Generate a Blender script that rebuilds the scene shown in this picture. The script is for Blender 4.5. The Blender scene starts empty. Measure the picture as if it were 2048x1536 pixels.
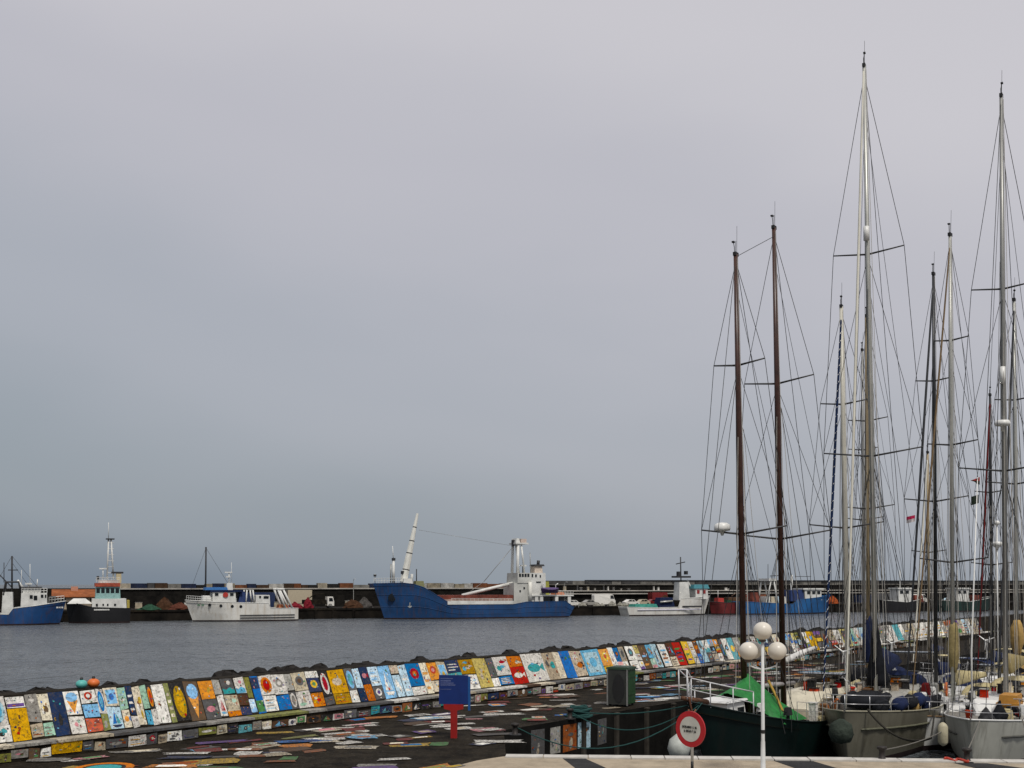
import bpy, math, random
from mathutils import Vector, Matrix
random.seed(7)
R = math.radians
SC = bpy.context.scene
COL = SC.collection

# ------------------------------------------------------------------ camera
F, PX, PY, PITCH = 2150.0, 1024.0, 1130.5, R(1.0)      # focal length / principal point in 2048x1536 pixels
CAM = Vector((0, 0, 7.8))
cd = bpy.data.cameras.new('camera'); cam = bpy.data.objects.new('camera', cd); COL.objects.link(cam)
cam.location = CAM; cam.rotation_euler = (R(90) + PITCH, 0, 0)
cd.sensor_width = 36; cd.lens = 36 * F / 2048; cd.shift_y = (PY - 768) / 2048
cd.clip_start = 0.5; cd.clip_end = 20000
SC.camera = cam
SC.render.resolution_x, SC.render.resolution_y = 1024, 768

# ------------------------------------------------------------------ sky, sun, exposure
SUN_EL, SUN_AZ = R(58), R(160)       # azimuth clockwise from +Y: behind the camera, a little to its right
w = bpy.data.worlds.new('World'); SC.world = w; w.use_nodes = True
nt = w.node_tree; N = nt.nodes; LK = nt.links; N.clear()
out = N.new('ShaderNodeOutputWorld'); bg = N.new('ShaderNodeBackground'); bg.inputs[1].default_value = 0.1
sky = N.new('ShaderNodeTexSky'); sky.sky_type = 'NISHITA'; sky.sun_disc = False
sky.sun_elevation = SUN_EL; sky.sun_rotation = SUN_AZ; sky.air_density = 1.5; sky.dust_density = 3
tc = N.new('ShaderNodeTexCoord'); sep = N.new('ShaderNodeSeparateXYZ'); LK.new(tc.outputs['Generated'], sep.inputs[0])
mp = N.new('ShaderNodeMapping'); mp.inputs['Scale'].default_value = (1.1, 1.1, 3.2); LK.new(tc.outputs['Generated'], mp.inputs[0])
nz = N.new('ShaderNodeTexNoise'); nz.inputs['Scale'].default_value = 1.3; nz.inputs['Detail'].default_value = 4; nz.inputs['Roughness'].default_value = .45
LK.new(mp.outputs[0], nz.inputs[0])
def wmath(op, a, b):
    n = N.new('ShaderNodeMath'); n.operation = op
    for i, v in enumerate((a, b)):
        if isinstance(v, (int, float)): n.inputs[i].default_value = v
        else: LK.new(v, n.inputs[i])
    return n.outputs[0]
fac = wmath('ADD', wmath('MULTIPLY', sep.outputs[2], 1.25), wmath('MULTIPLY', sep.outputs[0], 0.26))
fac = wmath('ADD', fac, wmath('MULTIPLY', wmath('SUBTRACT', nz.outputs[0], .5), .33))
fac = wmath('ADD', fac, .10)
rp = N.new('ShaderNodeValToRGB'); rp.color_ramp.interpolation = 'EASE'
els = rp.color_ramp.elements
els[0].position = 0.0; els[0].color = (.118, .143, .176, 1)
els[1].position = 0.72; els[1].color = (.343, .333, .352, 1)
e = els.new(.12); e.color = (.168, .190, .217, 1)
e = els.new(.34); e.color = (.230, .240, .268, 1)
e = els.new(.54); e.color = (.290, .286, .312, 1)
LK.new(fac, rp.inputs[0])
sc_ = N.new('ShaderNodeVectorMath'); sc_.operation = 'SCALE'; sc_.inputs['Scale'].default_value = 10.0; LK.new(rp.outputs[0], sc_.inputs[0])
mx = N.new('ShaderNodeMix'); mx.data_type = 'RGBA'; mx.inputs[0].default_value = .95
LK.new(sky.outputs[0], mx.inputs[6]); LK.new(sc_.outputs[0], mx.inputs[7])
LK.new(mx.outputs[2], bg.inputs[0]); LK.new(bg.outputs[0], out.inputs[0])

sd = bpy.data.lights.new('sun', 'SUN'); sd.energy = 1.5; sd.angle = R(10); sd.color = (1, .96, .9)
so = bpy.data.objects.new('sun', sd); COL.objects.link(so)
_d = Vector((math.sin(SUN_AZ) * math.cos(SUN_EL), math.cos(SUN_AZ) * math.cos(SUN_EL), math.sin(SUN_EL)))
so.rotation_euler = (-_d).to_track_quat('-Z', 'Y').to_euler(); so.location = (0, -20, 60)
VS = SC.view_settings; VS.view_transform = 'Standard'; VS.look = 'None'; VS.exposure = .8; VS.gamma = 1; VS.use_curve_mapping = False

# ------------------------------------------------------------------ pixel -> place
CP, SP = math.cos(PITCH), math.sin(PITCH)
def ray(px, py):
    a, b = (px - PX) / F, -(py - PY) / F
    return Vector((a, CP - SP * b, SP + CP * b))
def on_z(px, py, z):
    d = ray(px, py); return CAM + d * ((z - CAM.z) / d.z)
def on_Y(px, py, Y):
    d = ray(px, py); return CAM + d * (Y / d.y)
def on_plane(px, py, P, u):                       # vertical plane through P along u
    n = Vector((-u.y, u.x, 0)); d = ray(px, py)
    return CAM + d * ((P - CAM).dot(n) / d.dot(n))
def proj(p):
    q = p - CAM; dep = q.y * CP + q.z * SP
    return PX + F * q.x / dep, PY - F * (-q.y * SP + q.z * CP) / dep
def depth(p): q = p - CAM; return q.y * CP + q.z * SP

# ------------------------------------------------------------------ materials
MATS = {}
def mat(name, col, rough=.6, metal=0, var=.25, scale=3.0, bump=0, bscale=None, col2=None, spec=None, wear=0, streak=None, orand=0):
    if name in MATS: return MATS[name]
    m = bpy.data.materials.new(name); m.use_nodes = True; t = m.node_tree; n = t.nodes; l = t.links
    b = n['Principled BSDF']; b.inputs['Roughness'].default_value = rough; b.inputs['Metallic'].default_value = metal
    b.inputs['Specular IOR Level'].default_value = spec if spec is not None else (.12 if rough > .65 else .4)
    c = n.new('ShaderNodeTexCoord'); no = n.new('ShaderNodeTexNoise'); no.inputs['Scale'].default_value = scale
    no.inputs['Detail'].default_value = 6; no.inputs['Roughness'].default_value = .65
    l.new(c.outputs['Object'], no.inputs[0])
    r = n.new('ShaderNodeValToRGB'); r.color_ramp.elements[0].position = .3; r.color_ramp.elements[1].position = .7
    c2 = col2 if col2 else tuple(min(1, x * (1 + var * .5)) for x in col)
    r.color_ramp.elements[0].color = (*[x * (1 - var) for x in col], 1); r.color_ramp.elements[1].color = (*c2, 1)
    l.new(no.outputs[0], r.inputs[0]); last = r.outputs[0]
    if wear:
        n2 = n.new('ShaderNodeTexNoise'); n2.inputs['Scale'].default_value = 11; n2.inputs['Detail'].default_value = 8; n2.inputs['Roughness'].default_value = .75
        l.new(c.outputs['Object'], n2.inputs[0])
        r2 = n.new('ShaderNodeValToRGB'); r2.color_ramp.elements[0].position = .60 - .12 * wear; r2.color_ramp.elements[1].position = .72 - .1 * wear
        l.new(n2.outputs[0], r2.inputs[0])
        mxn = n.new('ShaderNodeMix'); mxn.data_type = 'RGBA'; mxn.inputs[7].default_value = (.07, .06, .05, 1)
        l.new(r2.outputs[0], mxn.inputs[0]); l.new(last, mxn.inputs[6]); last = mxn.outputs[2]
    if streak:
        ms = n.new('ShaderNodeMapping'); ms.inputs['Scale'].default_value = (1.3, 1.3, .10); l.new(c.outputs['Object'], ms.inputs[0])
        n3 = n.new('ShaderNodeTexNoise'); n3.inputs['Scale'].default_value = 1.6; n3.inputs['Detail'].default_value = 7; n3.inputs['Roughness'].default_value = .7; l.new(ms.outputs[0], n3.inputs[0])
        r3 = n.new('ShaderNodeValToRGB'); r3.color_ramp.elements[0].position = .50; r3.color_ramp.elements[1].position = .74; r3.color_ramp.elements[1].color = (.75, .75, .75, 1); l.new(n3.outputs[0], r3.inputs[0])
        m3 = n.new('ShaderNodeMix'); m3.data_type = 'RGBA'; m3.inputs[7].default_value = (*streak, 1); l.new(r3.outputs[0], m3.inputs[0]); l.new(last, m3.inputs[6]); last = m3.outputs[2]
    if orand:
        oi = n.new('ShaderNodeObjectInfo'); hv = n.new('ShaderNodeHueSaturation')
        for k, (lo, hi) in (('Saturation', (1.22, -.28)), ('Value', (.80, .42)), ('Hue', (.485, .03))):
            q = n.new('ShaderNodeMath'); q.operation = 'MULTIPLY_ADD'; q.inputs[1].default_value = hi; q.inputs[2].default_value = lo; l.new(oi.outputs['Random'], q.inputs[0]); l.new(q.outputs[0], hv.inputs[k])
        l.new(last, hv.inputs['Color']); last = hv.outputs[0]
    l.new(last, b.inputs['Base Color'])
    if bump:
        nb = n.new('ShaderNodeTexNoise'); nb.inputs['Scale'].default_value = bscale or scale * 4; nb.inputs['Detail'].default_value = 6
        l.new(c.outputs['Object'], nb.inputs[0]); bp = n.new('ShaderNodeBump'); bp.inputs['Strength'].default_value = bump; bp.inputs['Distance'].default_value = .05
        l.new(nb.outputs[0], bp.inputs['Height']); l.new(bp.outputs[0], b.inputs['Normal'])
    MATS[name] = m; return m

PAL = dict(white=(.72, .70, .64), cream=(.62, .55, .42), beige=(.46, .40, .29), grey=(.30, .29, .26), dgrey=(.10, .10, .10), black=(.02, .02, .02),
           yellow=(.70, .42, .03), pyellow=(.62, .55, .22), gold=(.46, .30, .04), orange=(.62, .22, .03), red=(.45, .035, .02), dred=(.18, .02, .02), pink=(.62, .28, .30),
           blue=(.03, .16, .46), sky=(.20, .46, .68), pale=(.45, .62, .70), navy=(.02, .035, .09), teal=(.08, .34, .36), mint=(.40, .60, .48),
           green=(.07, .22, .07), olive=(.22, .23, .07), brown=(.10, .055, .03), purple=(.13, .07, .25), rust=(.28, .10, .04))
def paint(k): return mat('paint_' + k, PAL[k], .75, var=.38, scale=6, wear=.75, orand=1)
M_basalt = mat('basalt_masonry', (.005, .0047, .0043), .9, var=.55, scale=.9, bump=.5, bscale=5, col2=(.012, .011, .009))
M_wallconc = mat('weathered_concrete', (.16, .15, .13), .85, var=.5, scale=1.3, bump=.3, bscale=12)
M_dkconc = mat('dark_concrete', (.011, .009, .0065), .8, var=.6, scale=1.6, bump=.4, bscale=8, col2=(.028, .023, .016), wear=.3, spec=.04)
M_paving = mat('limestone_paving', (.36, .30, .22), .85, var=.3, scale=1.6, bump=.5, bscale=25)
M_dkground = mat('dark_ground', (.03, .03, .03), .8, var=.4, scale=2, bump=.4, bscale=30)
M_coping = mat('coping_stone', (.46, .44, .40), .8, var=.3, scale=1.5, bump=.3)
M_rock = mat('armour_stone', (.014, .013, .012), .9, var=.5, scale=1.2, bump=.6, bscale=4, col2=(.03, .027, .024))
M_white = mat('white_gelcoat', (.68, .68, .65), .35, var=.12, scale=1.2)
M_whitep = mat('white_ship_paint', (.66, .66, .62), .55, var=.3, scale=.5, wear=.25)
M_steel = mat('stainless_steel', (.50, .50, .50), .35, .7, var=.1)
M_alu = mat('aluminium_spar', (.46, .46, .42), .4, .4, var=.2, scale=.8)
M_alud = mat('grey_aluminium_spar', (.30, .30, .28), .4, .4, var=.2, scale=.8)
M_palem = mat('pale_painted_spar', (.56, .54, .46), .4, 0, var=.2, scale=.6)
M_tanm = mat('tan_painted_spar', (.36, .28, .16), .5, 0, var=.3, scale=.6)
M_woodm = mat('varnished_dark_wood', (.055, .022, .014), .35, 0, var=.5, scale=2)
M_blackm = mat('black_spar', (.018, .02, .022), .35, 0, var=.3)
M_wire = mat('rigging_wire', (.018, .018, .018), .6, 0, var=.1)
M_rope = mat('grey_rope', (.16, .15, .13), .9, var=.3, scale=20)
M_ropet = mat('teal_rope', (.022, .065, .06), .9, var=.3, scale=20)
M_glass = mat('dark_window_glass', (.012, .015, .018), .08, 0, var=.2)
M_boot = mat('antifouling', (.03, .02, .02), .7, var=.4, scale=1)
M_teak = mat('teak_deck', (.20, .13, .07), .7, var=.3, scale=4)
M_black = mat('black_rubber', (.012, .012, .012), .6, var=.3)
M_navyc = mat('navy_canvas', (.012, .02, .06), .8, var=.4, scale=3, bump=.4, bscale=7)
M_blackc = mat('black_canvas', (.010, .011, .014), .8, var=.4, scale=3, bump=.4, bscale=7)
M_tanc = mat('tan_canvas', (.40, .26, .09), .85, var=.3, scale=3, bump=.5, bscale=6)
M_creamc = mat('cream_canvas', (.50, .43, .24), .85, var=.3, scale=3, bump=.5, bscale=6)
M_khakic = mat('khaki_canvas', (.30, .24, .11), .85, var=.3, scale=3, bump=.5, bscale=6)
M_grn = mat('green_tarpaulin', (.012, .17, .03), .6, var=.4, scale=2, bump=1, bscale=5, streak=(.005, .075, .014))  # streak: darker vertical lines put into the green as shade of the folds
M_redc = mat('dark_red_canvas', (.11, .008, .008), .8, var=.3)
M_orange = mat('orange_plastic', (.65, .15, .03), .5, var=.2)

# ------------------------------------------------------------------ mesh builder
class MB:
    def __init__(s): s.v = []; s.f = []; s.mi = []
    def add(s, vs, fs, m=0):
        o = len(s.v); s.v += [tuple(v) for v in vs]; s.f += [tuple(i + o for i in f) for f in fs]; s.mi += [m] * len(fs); return s
    def box(s, x0, x1, y0, y1, z0, z1, m=0, tx=0, ty=0):
        x0, x1 = sorted((x0, x1)); y0, y1 = sorted((y0, y1)); z0, z1 = sorted((z0, z1))
        return s.add([(x0, y0, z0), (x1, y0, z0), (x1, y1, z0), (x0, y1, z0), (x0 + tx, y0 + ty, z1), (x1 - tx, y0 + ty, z1), (x1 - tx, y1 - ty, z1), (x0 + tx, y1 - ty, z1)],
                     [(3, 2, 1, 0), (4, 5, 6, 7), (0, 1, 5, 4), (1, 2, 6, 5), (2, 3, 7, 6), (3, 0, 4, 7)], m)
    def tube(s, pts, r, seg=6, m=0, ell=1.0):
        pts = [Vector(p) for p in pts]; n = len(pts); rs = r if isinstance(r, (list, tuple)) else [r] * n
        vs = []; fs = []
        up0 = None
        for i, p in enumerate(pts):
            t = (pts[min(i + 1, n - 1)] - pts[max(i - 1, 0)]).normalized()
            a = up0 if up0 else (Vector((0, 0, 1)) if abs(t.z) < .9 else Vector((1, 0, 0)))
            a = (a - t * a.dot(t)); a = a.normalized() if a.length > 1e-4 else Vector((0, 1, 0)); up0 = a
            b = t.cross(a)
            for k in range(seg):
                q = 2 * math.pi * k / seg; vs.append(p + (a * math.cos(q) * ell + b * math.sin(q)) * rs[i])
        for i in range(n - 1):
            for k in range(seg):
                k2 = (k + 1) % seg; fs.append((i * seg + k, i * seg + k2, (i + 1) * seg + k2, (i + 1) * seg + k))
        fs.append(tuple(range(seg - 1, -1, -1))); fs.append(tuple((n - 1) * seg + k for k in range(seg)))
        return s.add(vs, fs, m)
    def rings(s, rings, m=0, closed=True, cap=True, mf=None):
        k = len(rings[0]); vs = [v for r in rings for v in r]; o = len(s.v); s.v += [tuple(v) for v in vs]
        for i in range(len(rings) - 1):
            for j in range(k if closed else k - 1):
                j2 = (j + 1) % k; s.f.append((o + i * k + j, o + i * k + j2, o + (i + 1) * k + j2, o + (i + 1) * k + j)); s.mi.append(mf(i, j) if mf else m)
        if cap:
            s.f.append(tuple(o + j for j in range(k - 1, -1, -1))); s.mi.append(m)
            s.f.append(tuple(o + (len(rings) - 1) * k + j for j in range(k))); s.mi.append(m)
        return s
    def lathe(s, c, prof, seg=16, m=0):
        return s.rings([[(c[0] + r * math.cos(2 * math.pi * k / seg), c[1] + r * math.sin(2 * math.pi * k / seg), c[2] + z) for k in range(seg)] for r, z in prof], m)
    def ball(s, c, r, seg=16, m=0, sz=1, n=9):
        return s.lathe(c, [(max(.001, r * math.sin(math.pi * i / n)), -r * sz * math.cos(math.pi * i / n)) for i in range(n + 1)], seg, m)
    def prism(s, poly, z0, z1, m=0):
        k = len(poly); return s.add([(p[0], p[1], z0) for p in poly] + [(p[0], p[1], z1) for p in poly],
            [tuple(range(k - 1, -1, -1)), tuple(range(k, 2 * k))] + [(i, (i + 1) % k, k + (i + 1) % k, k + i) for i in range(k)], m)
    def build(s, name, mats, parent=None, smooth=False):
        me = bpy.data.meshes.new(name); me.from_pydata(s.v, [], s.f)
        for m in (mats if isinstance(mats, (list, tuple)) else [mats]): me.materials.append(m)
        me.polygons.foreach_set('material_index', s.mi)
        if smooth: me.polygons.foreach_set('use_smooth', [True] * len(s.f))
        me.validate(); me.update()
        o = bpy.data.objects.new(name, me); COL.objects.link(o); o.parent = parent; return o
def tag(o, label=None, cat=None, group=None, kind=None):
    for k, v in (('label', label), ('category', cat), ('group', group), ('kind', kind)):
        if v: o[k] = v
    return o
def thing(name, label, cat, loc=(0, 0, 0), rz=0, group=None):
    o = bpy.data.objects.new(name, None); COL.objects.link(o); o.location = loc; o.rotation_euler = (0, 0, rz); o.empty_display_size = .3
    return tag(o, label, cat, group)
def grid_noise(seed):
    rr = random.Random(seed); return rr

# ------------------------------------------------------------------ the setting: water
def water_mat():
    m = bpy.data.materials.new('harbour_water'); m.use_nodes = True; t = m.node_tree; n = t.nodes; l = t.links; b = n['Principled BSDF']
    b.inputs['Base Color'].default_value = (.088, .098, .106, 1); b.inputs['Roughness'].default_value = .23; b.inputs['IOR'].default_value = 1.33
    c = n.new('ShaderNodeTexCoord'); hs = []
    for sc, dt, rot, st in ((.50, 2, .10, (1, .50, 1)), (1.3, 2, -.08, (1, .45, 1)), (.10, 2, .2, (1, .8, 1))):
        mpn = n.new('ShaderNodeMapping'); mpn.inputs['Rotation'].default_value = (0, 0, rot); mpn.inputs['Scale'].default_value = st
        l.new(c.outputs['Object'], mpn.inputs[0]); no = n.new('ShaderNodeTexNoise'); no.inputs['Scale'].default_value = sc; no.inputs['Detail'].default_value = dt
        l.new(mpn.outputs[0], no.inputs[0]); hs.append(no.outputs[0])
    def ma(op, a, bb):
        q = n.new('ShaderNodeMath'); q.operation = op
        for i, v in enumerate((a, bb)):
            if isinstance(v, (int, float)): q.inputs[i].default_value = v
            else: l.new(v, q.inputs[i])
        return q.outputs[0]
    h = ma('ADD', ma('MULTIPLY', hs[0], 1.0), ma('ADD', ma('MULTIPLY', hs[1], .55), ma('MULTIPLY', hs[2], 1.2)))
    mp2 = n.new('ShaderNodeMapping'); mp2.inputs['Scale'].default_value = (.012, .045, 1); mp2.inputs['Rotation'].default_value = (0, 0, -.35); l.new(c.outputs['Object'], mp2.inputs[0])
    n2 = n.new('ShaderNodeTexNoise'); n2.inputs['Scale'].default_value = 1; n2.inputs['Detail'].default_value = 4; l.new(mp2.outputs[0], n2.inputs[0])
    r2 = n.new('ShaderNodeValToRGB'); r2.color_ramp.elements[0].position = .35; r2.color_ramp.elements[1].position = .65; r2.color_ramp.elements[0].color = (.066, .075, .083, 1); r2.color_ramp.elements[1].color = (.105, .116, .124, 1)
    l.new(n2.outputs[0], r2.inputs[0]); l.new(r2.outputs[0], b.inputs['Base Color'])
    bp = n.new('ShaderNodeBump'); bp.inputs['Strength'].default_value = 1.0; bp.inputs['Distance'].default_value = 2.6
    l.new(h, bp.inputs['Height']); l.new(bp.outputs[0], b.inputs['Normal']); return m
mb = MB(); mb.add([(-9000, -400, 0), (9000, -400, 0), (9000, 12000, 0), (-9000, 12000, 0)], [(0, 1, 2, 3)])
tag(mb.build('harbour_water', water_mat()), kind='structure')

# ------------------------------------------------------------------ the setting: painted pier and promenade
ZF = 2.4
W0 = on_z(250, 1496, ZF); W1 = on_z(1640, 1317, ZF)
U = (W1 - W0); U.z = 0; U.normalize()                   # along the pier, away from the camera
NS = Vector((-U.y, U.x, 0))                             # towards the open harbour
def pier(s, q, z): p = W0 + U * s + NS * q; return Vector((p.x, p.y, z))
e1 = on_z(1130, 1440, ZF); e2 = on_z(1400, 1396, ZF)
PW = ((e1 - W0).dot(-NS) + (e2 - W0).dot(-NS)) / 2       # pier width
S_END, S_BEG = 135.0, -30.0
qa = on_z(1012, 1511, ZF); qb = on_z(2048, 1522, ZF); qd = (qb - qa).normalized()
corner = pier((on_z(1060, 1466, ZF) - W0).dot(U), -PW, ZF)
far_r = qb + qd * 60
land = [(-70, -25), (75, -25), (far_r.x, far_r.y), (qa.x, qa.y), (corner.x, corner.y)]
pe = pier(S_END, -PW, 0); pw = pier(S_END, 1.5, 0); pb = pier(S_BEG, 1.5, 0)
land += [(pe.x, pe.y), (pw.x, pw.y), (pb.x, pb.y), (-70, pb.y - 8)]
def tess_prism(poly, z0, z1, name, mats, kind='structure'):
    from mathutils.geometry import tessellate_polygon
    tri = tessellate_polygon([[Vector((p[0], p[1], 0)) for p in poly]])
    m = MB(); k = len(poly); vs = [(p[0], p[1], z1) for p in poly] + [(p[0], p[1], z0) for p in poly]
    def ccw(t):
        a, b, c = [poly[i] for i in t]; return (b[0]-a[0])*(c[1]-a[1]) - (b[1]-a[1])*(c[0]-a[0]) > 0
    m.add(vs, [t if ccw(t) else t[::-1] for t in tri], 0)
    if z0 != z1:
        o = len(m.v) - 2 * k
        for i in range(k): m.f.append((o + i, o + k + i, o + k + (i + 1) % k, o + (i + 1) % k)); m.mi.append(1)
    return tag(m.build(name, mats), kind=kind)
pier_floor = tess_prism(land, -3, ZF, 'quay_ground', [M_dkconc, M_basalt])

# light mosaic paving of the promenade, with flat dark bands laid over it
pv = [(1040, 1509.5), (1000, 1514), (955, 1521), (915, 1531), (878, 1545), (845, 1565), (790, 1620), (730, 1720)]
poly = [on_z(x, y, ZF) for x, y in pv] + [Vector((-4, 8, 0)), Vector((-4, -20, 0)), Vector((70, -20, 0)), far_r - Vector((0, .5, 0))]
tess_prism([(p.x, p.y) for p in poly], ZF + .004, ZF + .004, 'promenade_paving', [M_paving])
for band in ([(1118, 1511.5), (1158, 1511.8), (1238, 1548), (1330, 1610), (1250, 1610), (1165, 1548)],
             [(1536, 1518), (1612, 1518.5), (1675, 1537), (1730, 1560), (1640, 1560), (1590, 1537)],
             [(1905, 1526), (1975, 1527), (2080, 1541), (2180, 1560), (2050, 1560)]):
    tess_prism([tuple(on_z(x, y, ZF).xy) for x, y in band], ZF + .008, ZF + .008, 'dark_band', [M_dkground])
# coping stones on the quay edge
L_ed = (qb - qa).length + 20; k = 0; x = 0.0
while x < L_ed:
    ln = random.uniform(1.0, 1.6); m = MB()
    m.box(.01, ln - .02, -.5, .03, -.25, .05 + random.uniform(-.006, .006))
    o = m.build('coping_stone', M_coping, pier_floor); p = qa + qd * x; o.location = (p.x, p.y, ZF); o.rotation_euler = (0, 0, math.atan2(qd.y, qd.x)); x += ln
# paint on the pier floor: weathered rectangles
def blob(w_, h_, rr):
    return [(sx * w_ / 2 * rr.uniform(.7, 1.12), sy * h_ / 2 * rr.uniform(.65, 1.12)) for sx, sy in ((-1, -1), (0, -1), (1, -1), (1, 0), (1, 1), (0, 1), (-1, 1), (-1, 0))]
rr = random.Random(3); fl = 0
fcols = ['white'] * 6 + ['cream', 'grey', 'grey', 'beige', 'orange', 'rust', 'gold', 'sky', 'blue', 'pink', 'dred', 'dred', 'green', 'green', 'purple', 'brown', 'brown', 'dgrey', 'dgrey', 'navy', 'olive', 'rust']
for i in range(290):
    s = rr.uniform(-14, 52); q = -rr.uniform(.45, PW - .5)
    if i % 4 == 0:
        while True:
            fx, fy = rr.uniform(120, 1010), rr.uniform(1440, 1562); g = on_z(fx, fy, ZF) - W0; s, q = g.dot(U), g.dot(NS)
            if q < -.6 and fx < 1000 - max(0, fy - 1500) * 2.6: break
    wd = rr.uniform(.6, 1.8); hg = rr.uniform(.3, .95)
    m = MB(); m.prism(blob(wd, hg, rr), 0, .004)
    kc = rr.choice(fcols)
    if rr.random() < .35: m.prism(blob(wd * .55, hg * .5, rr), .0055, .009, 1)
    o = m.build('floor_painting', [mat('floor_' + kc, tuple(c * .8 for c in PAL[kc]), .85, var=.6, scale=3, wear=1.35), paint(rr.choice(fcols))], pier_floor)
    o.location = pier(s, q, ZF + .004 + i * .00012); o.rotation_euler = (0, 0, rr.uniform(-.1, .9))
# a painted ring of orange with a teal middle on the floor by the bench
ctr = on_z(207, 1538, ZF)
m = MB(); seg = 28
for r0, r1, mi in ((.62, .85, 0), (.5, .62, 1), (0.01, .5, 2)):
    vs = []
    for k in range(seg):
        a = 2 * math.pi * k / seg; vs += [(r0 * math.cos(a), r0 * math.sin(a) * 1.1, 0), (r1 * math.cos(a), r1 * math.sin(a) * 1.1, 0)]
    m.add(vs, [(2 * k, 2 * k + 1, 2 * ((k + 1) % seg) + 1, 2 * ((k + 1) % seg)) for k in range(seg)], mi)
o = m.build('floor_painting', [paint('orange'), paint('black'), paint('teal')], pier_floor); o.location = (ctr.x, ctr.y, ZF + .04)

# ------------------------------------------------------------------ painted harbour wall with its bench
wall = thing('harbour_wall', 'long sloping harbour wall covered in painted panels along the pier', 'wall', pier(0, 0, ZF), math.atan2(U.y, U.x))
# local frame: x along the pier, y towards open water, z up from the floor
BH, BD, WH, WS = .52, .55, 1.92, .66
m = MB(); m.rings([[(x, BD - .05, 0), (x, BD, BH), (x, BD + WS, WH), (x, BD + WS + .7, WH), (x, BD + WS + .9, -3.5), (x, BD, -3.5)] for x in (S_BEG, S_END)], 0)
m.build('wall_body', M_dkconc, wall)
m = MB(); m.rings([[(x, 0, -.02), (x, 0, BH - .09), (x, BD - .03, BH - .09), (x, BD - .03, -.02)] for x in (S_BEG, S_END)], 0)
bench = m.build('bench', M_dkconc, wall)
x = S_BEG; rr = random.Random(5)
while x < 100:
    ln = rr.uniform(.9, 2.6); m = MB(); m.box(x + .01, x + ln - .01, -.05, BD + .02, BH - .085, BH + rr.uniform(-.006, .006))
    kc = rr.choice(['grey', 'beige', 'cream', 'dgrey', 'brown', 'grey', 'olive', 'dgrey', 'white'])
    m.build('seat_slab', mat('slab_' + kc, PAL[kc], .8, var=.5, scale=2.5, wear=.9), bench); x += ln
SLOPE = Vector((0, WS, WH - BH)); SL = SLOPE.length; SLOPE.normalize(); NRM = Vector((0, -SLOPE.z, SLOPE.y))
def wall_s(px):                                   # pixel column at mid height of the sloping face -> distance along the wall
    P = pier(0, BD + WS / 2, 0); d = ray(px, 1300); n = NS
    t = (P - CAM).dot(n) / Vector((d.x, d.y, 0)).dot(n); p = CAM + d * t
    return (p - W0).dot(U)
def bench_s(px):
    d = ray(px, 1300); t = (pier(0, 0, 0) - CAM).dot(NS) / Vector((d.x, d.y, 0)).dot(NS); return (CAM + d * t - W0).dot(U)
def ell(cx, cy, rx, ry, k=14): return [(cx + rx * math.cos(2 * math.pi * i / k), cy + ry * math.sin(2 * math.pi * i / k)) for i in range(k)]
def motif(kind, w_, h_, rr):
    r = []
    if kind == 'oval': r = [ell(w_ / 2, h_ / 2, w_ * .40, h_ * .42), ell(w_ / 2, h_ * .5, w_ * .24, h_ * .28)]
    elif kind == 'disc': q = min(w_, h_) * .3; r = [ell(w_ / 2, h_ * .55, q, q), ell(w_ / 2, h_ * .55, q * .5, q * .5)]
    elif kind == 'cone': r = [[(w_ * .5, h_ * .04), (w_ * .85, h_ * .6), (w_ * .15, h_ * .6)], ell(w_ / 2, h_ * .74, w_ * .38, h_ * .2)]
    elif kind == 'sail': r = [[(w_ * .2, h_ * .25), (w_ * .5, h_ * .25), (w_ * .48, h_ * .85)], [(w_ * .54, h_ * .25), (w_ * .82, h_ * .25), (w_ * .54, h_ * .75)], [(w_ * .12, h_ * .2), (w_ * .28, h_ * .1), (w_ * .75, h_ * .1), (w_ * .9, h_ * .2)]]
    elif kind == 'wave': r = [[(w_ * .03, h_ * .03), (w_ * .97, h_ * .03), (w_ * .97, h_ * .3), (w_ * .6, h_ * .42), (w_ * .3, h_ * .28), (w_ * .03, h_ * .38)], ell(w_ * .6, h_ * .72, w_ * .16, w_ * .16)]
    elif kind == 'flag': r = [[(w_ * .03, h_ * .03), (w_ * .97, h_ * .03), (w_ * .97, h_ * .34), (w_ * .03, h_ * .34)], [(w_ * .03, h_ * .66), (w_ * .97, h_ * .66), (w_ * .97, h_ * .97), (w_ * .03, h_ * .97)]]
    elif kind == 'bars':
        nb = rr.randint(2, 4)
        for i in range(nb):
            y = h_ * (.15 + .7 * i / nb); r.append([(w_ * .12, y), (w_ * rr.uniform(.6, .9), y), (w_ * rr.uniform(.6, .9), y + h_ * .08), (w_ * .12, y + h_ * .08)])
    elif kind == 'fish': r = [ell(w_ * .45, h_ * .5, w_ * .3, h_ * .16), [(w_ * .7, h_ * .5), (w_ * .92, h_ * .66), (w_ * .92, h_ * .34)]]
    elif kind == 'blob':
        for i in range(rr.randint(2, 4)):
            cx, cy = rr.uniform(.25, .75) * w_, rr.uniform(.2, .8) * h_; a, b = w_ * rr.uniform(.08, .25), h_ * rr.uniform(.06, .18)
            r.append([(cx + a * rr.uniform(.6, 1.2) * math.cos(t), cy + b * rr.uniform(.6, 1.2) * math.sin(t)) for t in [i2 * math.pi / 4 for i2 in range(8)]])
    elif kind == 'frame': r = [[(w_ * .12, h_ * .1), (w_ * .88, h_ * .1), (w_ * .88, h_ * .9), (w_ * .12, h_ * .9)], ell(w_ / 2, h_ * .5, w_ * .2, h_ * .2, 8)]
    return r
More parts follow.
